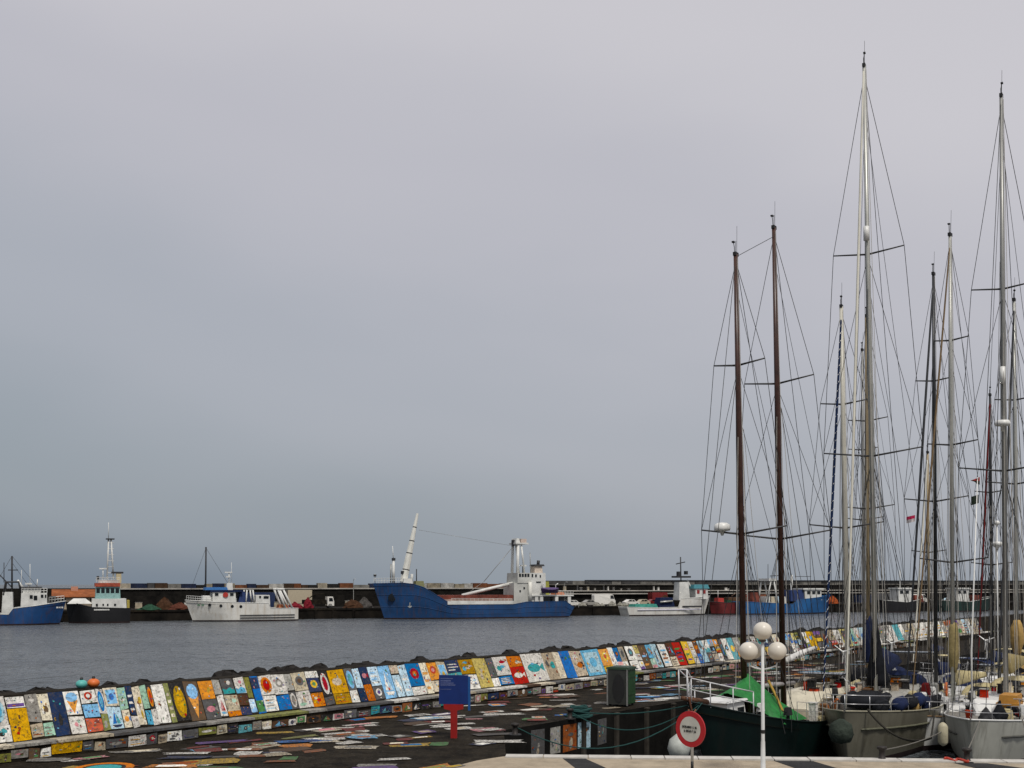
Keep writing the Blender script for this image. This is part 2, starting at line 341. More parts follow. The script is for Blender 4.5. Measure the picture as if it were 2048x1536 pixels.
def panel(parent, o, ax, ay, nrm, w_, h_, base, kind, cols, rr, name='painted_panel'):
    m = MB(); T = rr.uniform(.010, .024)
    def P(a, b, c): return o + ax * a + ay * b + nrm * c
    q = [(.0, .0), (w_, 0), (w_, h_), (0, h_)]
    q = [(a + rr.uniform(-.022, .022), b + rr.uniform(-.03, .03)) for a, b in q]
    m.add([P(a, b, -.01) for a, b in q] + [P(a, b, T) for a, b in q], [(4, 5, 6, 7), (0, 1, 5, 4), (1, 2, 6, 5), (2, 3, 7, 6), (3, 0, 4, 7)])
    mats = [paint(base)]
    for i, sh in enumerate(motif(kind, w_, h_, rr)):
        c = cols[i % len(cols)]; mats.append(paint(c)); k = len(sh)
        d = .0025 * (i + 1)
        ar = sum(sh[j][0] * sh[(j + 1) % k][1] - sh[(j + 1) % k][0] * sh[j][1] for j in range(k))
        m.add([P(a, b, T + d) for a, b in sh], [tuple(range(k)) if ar > 0 else tuple(range(k - 1, -1, -1))], len(mats) - 1)
    for i in range(rr.randint(4, 9) if w_ > .3 else 3):
        kc = rr.choice(ACC); mats.append(paint(kc)); cx, cy = rr.uniform(.1, .9) * w_, rr.uniform(.08, .92) * h_; a0, b0 = w_ * rr.uniform(.025, .09), h_ * rr.uniform(.015, .06); ph = rr.uniform(0, 3)
        sh = [(min(w_, max(0, cx + a0 * rr.uniform(.5, 1.4) * math.cos(ph + t))), min(h_, max(0, cy + b0 * rr.uniform(.5, 1.4) * math.sin(ph + t)))) for t in [k * math.pi / 3 for k in range(6)]]
        ar = sum(sh[j][0] * sh[(j + 1) % 6][1] - sh[(j + 1) % 6][0] * sh[j][1] for j in range(6))
        m.add([P(a, b, T + .012 + .0008 * i) for a, b in sh], [tuple(range(6)) if ar > 0 else tuple(range(5, -1, -1))], len(mats) - 1)
    return m.build(name, mats, parent)
XA = Vector((1, 0, 0))
KINDS = ['oval', 'disc', 'sail', 'wave', 'flag', 'bars', 'fish', 'blob', 'blob', 'frame', 'bars', 'blob']
BASES = ['white'] * 13 + ['cream'] * 4 + ['beige', 'grey', 'pale', 'pale', 'sky', 'sky', 'blue', 'navy', 'yellow', 'orange', 'mint', 'teal', 'dgrey', 'dgrey', 'brown', 'red', 'olive', 'pyellow', 'black']
ACC = ['blue', 'red', 'orange', 'yellow', 'sky', 'navy', 'green', 'teal', 'white', 'black', 'purple', 'pink', 'grey', 'rust', 'white', 'brown', 'dgrey']
def col_(px0, px1, rows): return (px0, px1, rows)
W_, A_ = 1.0, None
COLS = [  # pixel columns of the panels read off the photograph: (x0, x1, [(share of height from the top, ground colour, motif, motif colours)])
 (-70, -45, [(1, 'sky', 'sail', ['white', 'navy'])]), (-45, -20, [(.5, 'white', 'disc', ['red', 'white']), (.5, 'teal', 'wave', ['white'])]),
 (-20, 18, [(.62, 'white', 'oval', ['pale', 'sky']), (.38, 'white', 'blob', ['teal', 'black'])]),
 (18, 56, [(.28, 'white', 'flag', ['purple', 'white']), (.72, 'yellow', 'blob', ['gold', 'yellow'])]),
 (56, 82, [(.66, 'grey', 'blob', ['white', 'grey', 'cream']), (.34, 'beige', 'bars', ['rust', 'grey'])]),
 (82, 104, [(.66, 'cream', 'blob', ['brown', 'grey', 'white']), (.34, 'mint', 'bars', ['grey'])]),
 (104, 134, [(1, 'navy', 'blob', ['navy', 'black'])]),
 (134, 166, [(.58, 'white', 'cone', ['orange', 'sky']), (.42, 'white', 'blob', ['pink', 'mint', 'white'])]),
 (167, 199, [(.34, 'white', 'disc', ['red', 'white']), (.34, 'sky', 'none', []), (.32, 'red', 'blob', ['dred', 'red'])]),
 (199, 214, [(.6, 'white', 'oval', ['blue', 'sky']), (.4, 'olive', 'blob', ['grey'])]),
 (214, 241, [(.45, 'cream', 'frame', ['sky', 'blue']), (.55, 'pale', 'sail', ['blue', 'teal', 'navy'])]),
 (241, 258, [(.55, 'mint', 'bars', ['pale', 'white']), (.45, 'cream', 'fish', ['orange', 'blue'])]),
 (258, 271, [(.7, 'navy', 'bars', ['white']), (.3, 'white', 'none', [])]),
 (271, 287, [(1, 'cream', 'blob', ['gold', 'rust', 'white'])]), (287, 299, [(.6, 'mint', 'none', []), (.4, 'sky', 'blob', ['navy'])]),
 (299, 311, [(.6, 'black', 'oval', ['orange', 'red']), (.4, 'white', 'none', [])]), (311, 335, [(1, 'white', 'blob', ['white', 'cream', 'grey'])]),
 (335, 346, [(1, 'olive', 'bars', ['cream', 'beige'])]), (346, 374, [(1, 'black', 'oval', ['gold', 'yellow'])]),
 (374, 404, [(1, 'brown', 'cone', ['orange', 'sky'])]), (404, 433, [(.5, 'orange', 'blob', ['gold', 'orange']), (.5, 'dgrey', 'fish', ['pink', 'grey'])]),
 (433, 448, [(.4, 'grey', 'none', []), (.6, 'white', 'sail', ['pink', 'red', 'sky'])]), (448, 474, [(.45, 'dgrey', 'wave', ['teal', 'white']), (.4, 'beige', 'blob', ['mint', 'cream']), (.15, 'orange', 'none', [])]),
 (474, 495, [(.45, 'white', 'wave', ['sky', 'pink']), (.3, 'brown', 'none', []), (.25, 'navy', 'none', [])]), (495, 507, [(.6, 'olive', 'none', []), (.4, 'pale', 'wave', ['sky'])]),
 (507, 523, [(1, 'blue', 'flag', ['green', 'navy'])]), (523, 550, [(.55, 'white', 'oval', ['orange', 'red']), (.45, 'white', 'bars', ['pale', 'grey'])]),
 (550, 575, [(.55, 'white', 'disc', ['grey', 'white']), (.45, 'blue', 'none', [])]), (575, 590, [(.5, 'grey', 'none', []), (.5, 'dgrey', 'oval', ['white', 'grey'])]),
 (590, 618, [(.52, 'beige', 'disc', ['dgrey', 'brown']), (.48, 'white', 'blob', ['white', 'cream', 'mint'])]), (618, 643, [(.18, 'white', 'none', []), (.42, 'navy', 'disc', ['yellow', 'green']), (.4, 'orange', 'blob', ['red', 'yellow', 'cream'])]),
 (643, 662, [(.75, 'black', 'oval', ['white', 'red']), (.25, 'dgrey', 'none', [])]), (662, 695, [(.70, 'yellow', 'fish', ['cream', 'gold']), (.3, 'gold', 'bars', ['orange', 'yellow'])]),
 (695, 712, [(.65, 'dgrey', 'oval', ['sky', 'teal']), (.35, 'white', 'none', [])]), (712, 726, [(.6, 'pale', 'none', []), (.4, 'navy', 'none', [])]),
 (726, 742, [(.5, 'navy', 'fish', ['pink', 'red']), (.5, 'orange', 'none', [])]), (742, 762, [(.6, 'pale', 'bars', ['white', 'sky']), (.4, 'dgrey', 'disc', ['white', 'purple'])]),
 (762, 786, [(1, 'sky', 'sail', ['white', 'pale', 'white'])]), (786, 803, [(.3, 'cream', 'none', []), (.7, 'pale', 'blob', ['white'])]),
 (803, 818, [(1, 'pale', 'bars', ['white'])]), (818, 846, [(.72, 'blue', 'disc', ['red', 'orange']), (.28, 'white', 'none', [])]),
 (846, 860, [(1, 'cream', 'bars', ['orange'])]), (860, 880, [(.6, 'orange', 'disc', ['red', 'pink']), (.4, 'cream', 'blob', ['gold'])]), (880, 897, [(1, 'beige', 'frame', ['sky', 'gold'])]),
 (897, 924, [(.4, 'navy', 'bars', ['white']), (.6, 'teal', 'blob', ['pale', 'cream'])]), (924, 952, [(.5, 'gold', 'blob', ['sky', 'cream']), (.5, 'white', 'blob', ['pale', 'grey', 'mint'])]),
 (952, 978, [(1, 'pyellow', 'blob', ['cream', 'pyellow'])]), (978, 992, [(.7, 'dgrey', 'none', []), (.3, 'white', 'none', [])]), (992, 1020, [(.65, 'white', 'blob', ['teal', 'red', 'sky']), (.35, 'blue', 'bars', ['white'])]),
 (1020, 1048, [(.4, 'orange', 'blob', ['cream']), (.6, 'red', 'fish', ['white', 'white'])]), (1048, 1090, [(1, 'white', 'fish', ['teal', 'teal'])]), (1090, 1112, [(1, 'beige', 'blob', ['teal', 'dgrey', 'grey'])]),
 (1112, 1125, [(1, 'cream', 'none', [])]), (1125, 1145, [(1, 'blue', 'none', [])]), (1145, 1168, [(1, 'cream', 'blob', ['white', 'brown', 'orange'])]), (1168, 1203, [(1, 'sky', 'frame', ['pale', 'sky'])]),
 (1203, 1222, [(.7, 'orange', 'disc', ['yellow', 'red']), (.3, 'yellow', 'none', [])])]
rr = random.Random(21)
def place_col(s0, s1, rows):
    b = 0.0
    for fr, base, kd, cs in reversed(rows):
        h = fr * (SL - .06); j0 = rr.choice([0, 0, 0, .02, .04]); o = Vector((s0 + .006 + rr.uniform(0, .012), BD, BH)) + SLOPE * (.04 + b + j0) + NRM * .0
        panel(wall, o, XA, SLOPE, NRM, s1 - s0 - rr.uniform(.012, .04), h - .018 - j0 - rr.choice([0, 0, 0, .03]), base, kd, cs or ['white'], rr); b += h
npan = 0
for x0, x1, rows in COLS: place_col(wall_s(x0), wall_s(x1), rows); npan += len(rows)
s = wall_s(1222)
while s < 96 and npan < 292:
    wd = rr.uniform(.45, .95) if s < 55 else rr.uniform(.9, 1.6); z = rr.random()
    mk = lambda f: (f, rr.choice(BASES), rr.choice(KINDS) if s < 70 else rr.choice(['none', 'bars', 'flag']), [rr.choice(ACC) for _ in range(3)])
    rows = [mk(1)] if z < .35 or s > 66 else [mk(.58), mk(.42)] if z < .85 else [mk(.34), mk(.3), mk(.36)]
    place_col(s, s + wd, rows); npan += len(rows); s += wd + rr.choice([0, 0, .05, .15])
# bench front
s = bench_s(-40); rr = random.Random(9); nb = 0
BB = ['white', 'white', 'cream', 'beige', 'grey', 'dgrey', 'black', 'brown', 'black', 'dgrey', 'dgrey', 'brown', 'navy', 'olive', 'teal', 'rust', 'beige', 'white']
yl = (bench_s(103), bench_s(166))
while s < 75 and nb < 170:
    wd = rr.uniform(.35, .8)
    if s < yl[0] < s + wd: wd = max(.12, yl[0] - s)
    o = Vector((s + .02, 0, .03 + rr.choice([0, 0, .03, .06]))); nr = Vector((0, -1, 0)); Zv = Vector((0, 0, 1))
    if abs(s - yl[0]) < .02: wd = yl[1] - yl[0]; panel(bench, o, XA, Zv, nr, wd - .03, .38, 'yellow', 'oval', ['gold', 'yellow'], rr)
    elif rr.random() < .94: panel(bench, o, XA, Zv, nr, wd - .03, rr.uniform(.22, .335), rr.choice(BB), rr.choice(KINDS), [rr.choice(ACC), rr.choice(BB)], rr)
    s += wd; nb += 1
# panels low on the inner pier wall beside the basin
for i, (x0, x1, kc) in enumerate(((1062, 1088, 'dgrey'), (1100, 1120, 'grey'), (1126, 1152, 'rust'), (1156, 1180, 'pale'), (1195, 1212, 'dgrey'))):
    a = on_plane(x0, 1470, pier(0, -PW, 0), U); b = on_plane(x1, 1470, pier(0, -PW, 0), U)
    o = Vector((a.x, a.y, ZF - 1.25)); panel(pier_floor, o, U, Vector((0, 0, 1)), -NS, (b - a).length, 1.05, kc, 'blob', ['grey', 'beige', 'dgrey'], rr)
for x0 in (1166, 1232, 1292, 1345):
    a = on_plane(x0, 1450, pier(0, -PW - .02, 0), U); m = MB(); m.box(-.1, .1, -.1, .1, -2.6, -.08)
    m.box(-.13, .13, -.13, .13, -.08, -.02); o = m.build('fender_post', mat('grey_timber', (.05, .044, .036), .9, var=.4), pier_floor); o.location = (a.x, a.y, ZF); o.rotation_euler = (0, 0, math.atan2(U.y, U.x))

# armour stones heaped on the seaward side of the wall
def rock_mesh(seed):
    r3 = random.Random(seed); m = MB(); rg = []
    for i in range(6):
        th = math.pi * i / 5; ring = []
        for k in range(8):
            q = 2 * math.pi * k / 8; f = r3.uniform(.75, 1.15)
            ring.append((math.sin(th) * math.cos(q) * f + .001 * math.cos(q), math.sin(th) * math.sin(q) * f * .8 + .001 * math.sin(q), -math.cos(th) * .7 * r3.uniform(.85, 1.1)))
        rg.append(ring)
    m.rings(rg); o = m.build('armour_stone', M_rock); return o
protos = [rock_mesh(i) for i in range(5)]; rr = random.Random(31); used = set()
for i in range(150):
    s = -14 + i * .72 + rr.uniform(-.3, .3); p = protos[i % 5]
    o = p if i < 5 else p.copy()
    if i >= 5: COL.objects.link(o)
    sz = rr.uniform(.5, .85); o.scale = (sz, sz, sz)
    o.location = pier(s, BD + WS + 1.35 + rr.uniform(-.1, .4), ZF + WH - .72 * sz + rr.choice([-.2, -.1, -.04, .0, .05, .12, .16]))
    o.rotation_euler = (rr.uniform(-.4, .4), rr.uniform(-.4, .4), rr.uniform(0, 6.28))
    tag(o, 'dark armour stone heaped behind the painted harbour wall', 'rock', 'armour stones behind the painted wall')
m = MB()
for s in range(-30, 136, 2): pass
m.rings([[tuple(pier(s, BD + WS + .8, ZF + WH - .9)), tuple(pier(s, 4.5 + .4 * math.sin(s * 1.3), ZF + WH - 1.6 + .3 * math.sin(s * 2.1))), tuple(pier(s, 8 + .5 * math.sin(s * .9), -.8)), tuple(pier(s, BD + WS + .8, -1))] for s in range(-30, 136, 2)])
tag(m.build('rubble_slope', M_rock), kind='structure')
# two net buoys lying on the wall top
for px, py, r, mt, lb in ((163, 1379, .19, mat('teal_plastic', (.10, .42, .38), .5), 'teal net buoy lying on the top of the painted harbour wall'), (187, 1373, .2, M_orange, 'orange net buoy lying on the top of the painted harbour wall')):
    t = on_plane(px, py, pier(0, BD + WS + .35, 0), U); b = thing('net_buoy', lb, 'buoy', (t.x, t.y, ZF + WH))
    m = MB(); m.ball((0, 0, r * .72), r, 14, 0, .78); m.build('float', mt, b, True)
    m = MB(); m.lathe((0, 0, r * 1.4), [(.05, 0), (.06, .05), (.03, .1)], 8); m.build('eyelet', M_black, b)

# ------------------------------------------------------------------ street furniture
def catenary(a, b, sag, n=14): return [a.lerp(b, i / n) - Vector((0, 0, sag * 4 * (i / n) * (1 - i / n))) for i in range(n + 1)]
# lamp post with four globes
lp = on_Y(1525, 1262, 30.0); lamp = thing('street_lamp', 'white lamp post carrying four frosted globes on the promenade', 'lamp post', (lp.x, lp.y, ZF))
M_pole = mat('white_pole_paint', (.55, .56, .55), .45, var=.15); M_globe = mat('frosted_globe', (.62, .58, .50), .35, var=.12, scale=2)
GH = lp.z - ZF; r = .26
m = MB(); m.lathe((0, 0, 0), [(.14, 0), (.14, .06), (.075, .1), (.06, 1.0), (.052, 1.05), (.046, GH - r - .03)], 12); m.build('pole', M_pole, lamp, True)
m = MB(); m.lathe((0, 0, 0), [(.17, 0), (.17, .03), (.08, .035)], 12); m.build('base_plate', M_pole, lamp)
cb = on_Y(1525, 1463, 30.0).z - ZF
m = MB(); m.lathe((0, 0, cb - .05), [(.05, 0), (.062, .005), (.062, .095), (.05, .1)], 12); m.build('clamp', M_black, lamp)
hz = on_Y(1552, 1302, 30.0).z - ZF
for i, a in enumerate((R(184), R(-4), R(118), None)):
    if a is None: gx, gy, gz = 0, 0, GH
    else:
        gx, gy, gz = .40 * math.cos(a), .40 * math.sin(a), hz
        m = MB(); m.tube([(0, 0, gz - .52), (gx * .55, gy * .55, gz - .47), (gx * .95, gy * .95, gz - .40), (gx, gy, gz - r - .02)], .022, 8); m.build('arm', M_pole, lamp, True)
    m = MB(); m.lathe((gx, gy, gz - r - .05), [(.05, 0), (.10, .02), (.11, .06), (.06, .07)], 12); hd = m.build('lamp_holder', mat('brown_fitting', (.08, .06, .05), .5), lamp)
    m = MB(); m.ball((gx, gy, gz), r, 24, 0, .98, 14); m.build('globe', M_globe, lamp, True)
# round sign
sp = on_Y(1382, 1458, 24.0); sgn = thing('round_sign', 'round white traffic sign with red border and two lines of black lettering', 'sign', (sp.x, sp.y, ZF), R(-46))
hs = sp.z - ZF; rad = .40
M_sr = mat('sign_red', (.42, .02, .025), .4, var=.15); M_sw = mat('sign_white', (.55, .55, .49), .4, var=.2); M_sb = mat('sign_black', (.02, .02, .02), .5)
def disc(r0, r1, y, m, mi, seg=36):
    vs = []
    for k in range(seg):
        a = 2 * math.pi * k / seg; vs += [(r0 * math.cos(a), y, hs + r0 * math.sin(a)), (r1 * math.cos(a), y, hs + r1 * math.sin(a))]
    m.add(vs, [(2 * k, 2 * ((k + 1) % seg), 2 * ((k + 1) % seg) + 1, 2 * k + 1)[::-1] for k in range(seg)], mi)
m = MB(); seg = 36
m.rings([[(rad * math.cos(2 * math.pi * k / seg), y, hs + rad * math.sin(2 * math.pi * k / seg)) for k in range(seg)] for y in (0, -.03)]); plate = m.build('plate', M_sr, sgn)
m = MB(); disc(.001, rad * .70, -.034, m, 0); m.build('white_field', M_sw, plate)
m = MB(); rr = random.Random(2)
for zc, hw in ((.045, .215), (-.045, .165)):
    x = -hw
    while x < hw - .02:
        cw = rr.uniform(.024, .034)
        m.box(x, x + .013, -.042, -.037, hs + zc - .024, hs + zc + .024)
        if rr.random() < .7: m.box(x + .0135, x + cw - .006, -.042, -.037, hs + zc + .010, hs + zc + .024)
        if rr.random() < .6: m.box(x + .0095, x + cw - .006, -.042, -.037, hs + zc - .024, hs + zc - .014)
        if rr.random() < .6: m.box(x + cw - .0055, x + cw, -.0425, -.0365, hs + zc - .024, hs + zc + .012)
        x += cw + (.004 if rr.random() < .88 else .025)
tag(m.build('lettering', M_sb, plate), kind='stuff')
edges = [0]; z = 0
zz = hs + .3; zs_ = [0, .45, .62, .80, 1.0, 1.22, 1.45, zz]
for i in range(len(zs_) - 1):
    m = MB(); m.lathe((0, .04, zs_[i]), [(.033, 0), (.033, zs_[i + 1] - zs_[i])], 12); m.build('post_section', M_black if i in (1, 3, 5) else M_pole, sgn, True)
m = MB(); m.box(-.05, .05, .002, .078, hs - .16, hs - .12); m.box(-.05, .05, .002, .078, hs + .12, hs + .16); m.build('bracket', M_steel, sgn)
# blue information board on a red post
bs = on_z(908, 1476, ZF); brd = thing('information_board', 'blue square information board on a red post standing on the painted pier', 'sign', (bs.x, bs.y, ZF), R(-6))
zt = on_Y(908, 1350, bs.y).z - ZF; zb_ = on_Y(908, 1408, bs.y).z - ZF; hw = .5 * 60 / F * bs.y
M_bl = mat('board_blue', (.004, .022, .13), .45, var=.2); M_rd = mat('post_red', (.27, .008, .006), .5, var=.2)
m = MB(); m.box(-hw, hw - .03, -.05, .02, zb_, zt); pl = m.build('board', M_bl, brd)
m = MB(); m.box(hw - .028, hw + .05, -.035, .04, zb_ - .22, zt - .05); m.build('edge_panel', mat('board_edge_blue', (.01, .08, .26), .45), brd)
m = MB(); rr = random.Random(4); H = zt - zb_
for j, (fz, ln, hh) in enumerate(((.86, .44, .035), (.77, .36, .05), (.70, .44, .04), (.63, .50, .045), (.50, .36, .02))):
    x = -hw + .06
    while x < -hw + .06 + ln:
        cw = rr.uniform(.02, .04); m.box(x, x + cw * .4, -.056, -.052, zb_ + fz * H, zb_ + fz * H + hh); m.box(x + cw * .41, x + cw, -.056, -.052, zb_ + fz * H + hh * .6, zb_ + fz * H + hh); x += cw + .012
tag(m.build('lettering', mat('board_lettering', (.16, .19, .34), .5), pl), kind='stuff')
m = MB(); m.rings([[(-.11, y, 0), (.11, y, 0), (.115, y, zb_ - .22), (.33, y, zb_ - .17), (.34, y, zb_ - .003), (-.36, y, zb_ - .003), (-.35, y, zb_ - .17), (-.115, y, zb_ - .22)] for y in (.06, -.07)]); m.build('post', M_rd, brd)
# waste container
wb = on_z(1243, 1411, ZF); bn = thing('waste_container', 'tall green waste container with a grey front and dark round opening on the pier', 'bin', (wb.x, wb.y, ZF), R(64))
M_bg = mat('container_green', (.008, .05, .012), .5, var=.35, scale=2); M_gr = mat('container_grey', (.028, .030, .026), .6, var=.35, scale=2)
h = on_Y(1243, 1332, wb.y).z - ZF
m = MB(); m.rings([[(-.50, -.48, z), (.50, -.48, z), (.50, .48, z), (-.50, .48, z)] for z in (.12, h - .14)]); m.build('body', M_bg, bn)
m = MB(); m.box(-.54, -.503, -.50, .50, .10, h - .12); fr = m.build('front_panel', M_gr, bn)
m = MB(); sg = 20; m.rings([[(x, .28 * math.cos(2 * math.pi * k / sg) - .06, h * .46 + h * .36 * math.sin(2 * math.pi * k / sg)) for k in range(sg)] for x in (-.541, -.556)]); m.build('opening', M_black, fr)
m = MB(); m.box(-.56, .54, -.53, .53, h - .12, h - .03, 0, .03, .03); m.box(-.50, .48, -.47, .47, h - .028, h, 0, .1, .1); m.build('lid', mat('container_lid_green', (.006, .03, .009), .5), bn)
for zz in (.5, h * .72): m = MB(); m.box(-.500, .52, -.50, -.482, zz, zz + .07); m.build('rib', M_bg, bn)
for sx in (-.4, .4):
    m = MB(); m.box(-.56, -.53, sx * 1.15 - .03, sx * 1.15 + .03, .06, h - .1) if sx else 0; m.build('corner_post', mat('post_grey', (.2, .2, .19), .7), bn)
    for sy in (-.38, .38):
        m = MB(); m.rings([[(sx + .085 * math.cos(2 * math.pi * k / 10), sy + y, .085 + .085 * math.sin(2 * math.pi * k / 10)) for k in range(10)] for y in (-.03, .03)]); m.box(sx - .02, sx + .02, sy - .045, sy + .045, .08, .15); m.build('wheel', M_black, bn)
# mooring bollards, heap of net and hose
def bollard(px, py, lb):
    p = on_z(px, py, ZF); b = thing('mooring_bollard', lb, 'bollard', (p.x, p.y, ZF))
    m = MB(); m.lathe((0, 0, 0), [(.16, 0), (.16, .03), (.10, .06), (.085, .28), (.10, .31), (.15, .35), (.14, .41), (.05, .43)], 14); m.build('cast_post', mat('cast_iron', (.03, .025, .022), .6, .3, var=.4), b, True)
    m = MB(); m.lathe((0, 0, 0), [(.24, 0), (.24, .03), (.2, .04)], 14); m.build('foot_plate', M_black, b); return Vector((p.x, p.y, ZF + .3))
b1 = bollard(1764, 1520, 'rusty black mooring bollard on the quay edge below the olive grey yacht')
b2 = bollard(1934, 1524, 'dark mooring bollard on the quay edge below the white yacht')
b3 = bollard(1140, 1438, 'dark mooring bollard on the pier edge holding the teal ropes')
b4 = bollard(1030, 1470, 'mooring bollard at the inner corner of the painted pier')
hp = on_z(1158, 1434, ZF); rr = random.Random(8); m = MB()
for i in range(9):
    a0 = rr.uniform(0, 6); r0 = rr.uniform(.25, .55); m.tube([(hp.x + r0 * math.cos(a0 + t), hp.y + r0 * .8 * math.sin(a0 + t), ZF + .05 + .045 * i + .03 * math.sin(3 * t)) for t in [k * .45 for k in range(14)]], .05, 6)
tag(m.build('rope_heap', M_ropet), 'heap of dark teal rope on the pier edge beside the waste container', 'rope')
a = on_z(1890, 1522, ZF); b = on_z(1938, 1526, ZF); m = MB(); m.tube([(a.lerp(b, i / 12) + Vector((0, .12 * math.sin(i * 1.1), .06 + .02 * math.sin(i)))) for i in range(13)], .045, 8)
tag(m.build('hose', mat('red_hose', (.42, .04, .02), .5)), 'red hose lying along the quay edge under the yachts', 'hose')

# ------------------------------------------------------------------ hulls
def hull_mesh(st, zb=.25, depth_=.8, dk=.0):
    """st: (x sheer, z sheer, half breadth sheer, x waterline, half breadth waterline) from stern to bow"""
    rg = []
    for xs, zs, hs_, xw, hw in st:
        lv = [(zs, 0), (zs * .72, .28), (zs * .42, .58), (zb, .86), (0, 1.0), (-depth_, 1.25)]
        side = []
        for z, f in lv:
            g = (zs - z) / max(.01, zs); x = xs + (xw - xs) * min(g, 1.15)
            hb = hs_ + (hw - hs_) * (min(g, 1) ** 1.4) if z >= 0 else hw * .62
            side.append((x, hb, z))
        rg.append([(x, h, z) for x, h, z in side] + [(x, -h, z) for x, h, z in reversed(side)])
    m = MB(); kk = len(rg[0])
    m.rings(rg, 0, closed=False, cap=True, mf=lambda i, j: 1 if 3 <= j <= 7 else 0)
    d = MB(); n = len(st)
    d.add([(s_[0], s_[2] * .985, s_[1] - dk) for s_ in st] + [(s_[0], -s_[2] * .985, s_[1] - dk) for s_ in st], [(i, n + i, n + i + 1, i + 1) for i in range(n - 1)])
    return m, d
def flip(m): m.f = [f[::-1] for f in m.f]; return m
def yacht_stations(L, B, fb, fm, fs, ob, os_, tr, n=20):
    st = []
    for i in range(n + 1):
        t = i / n; t = t ** .85 if t > .5 else t; t = i / n
        xs = -L / 2 + L * t; xw = -L / 2 + os_ + (L - os_ - ob) * t
        f = tr + (1 - tr) * math.sin(math.pi / 2 * min(1, t / .45)) if t < .45 else max(.02, 1 - ((t - .45) / .55) ** 2.3)
        g = f * .93 if t < .45 else max(.012, .93 * (1 - ((t - .45) / .55) ** 1.7))
        zs = fm + (fb - fm) * max(0, (t - .35) / .65) ** 1.7 + (fs - fm) * max(0, (.35 - t) / .35) ** 2
        st.append((xs, zs, B / 2 * f, xw, B / 2 * g))
    return st
def sheer(st, t, side=1, dz=0, k=1.0):
    f = t * (len(st) - 1); i = min(int(f), len(st) - 2); f -= i; a, b = st[i], st[i + 1]
    return Vector((a[0] + (b[0] - a[0]) * f, side * k * (a[2] + (b[2] - a[2]) * f), a[1] + (b[1] - a[1]) * f + dz))

def rails(root, st, t0, t1, n, h=.62, hm=None, sides=(1, -1), pul=True, push=True):
    for sd_ in sides:
        pts = []
        for i in range(n + 1):
            t = t0 + (t1 - t0) * i / n; p = sheer(st, t, sd_, 0, .95); pts.append(p)
            m = MB(); m.tube([p - Vector((0, 0, .03)), p + Vector((0, 0, h))], .016, 5); m.build('stanchion', M_steel, root)
        for hh in (h, h * .55):
            m = MB(); m.tube([p + Vector((0, 0, hh - .01)) for p in pts], .010, 4); m.build('lifeline', M_steel, root)
    if pul:
        q = [sheer(st, t, 1, 0, .95) for t in (t1, (1 + t1) / 2)] + [sheer(st, 1, 1, 0, .6)] + [sheer(st, t, -1, 0, .95) for t in ((1 + t1) / 2, t1)]
        m = MB(); m.tube([p + Vector((0, 0, h + .06)) for p in q], .02, 6); m.tube([p + Vector((0, 0, h * .5)) for p in q], .016, 6)
        for p in q[1:-1]: m.tube([p - Vector((0, 0, .03)), p + Vector((0, 0, h + .06))], .018, 5)
        m.build('pulpit', M_steel, root, True)
    if push:
        q = [sheer(st, t, 1, 0, .95) for t in (t0, t0 / 2, .0)] + [sheer(st, t, -1, 0, .95) for t in (.0, t0 / 2, t0)]
        m = MB(); m.tube([p + Vector((0, 0, h + .04)) for p in q], .02, 6); m.tube([p + Vector((0, 0, h * .5)) for p in q], .016, 6)
        for p in q: m.tube([p - Vector((0, 0, .03)), p + Vector((0, 0, h + .04))], .018, 5)
        m.build('pushpit', M_steel, root, True)

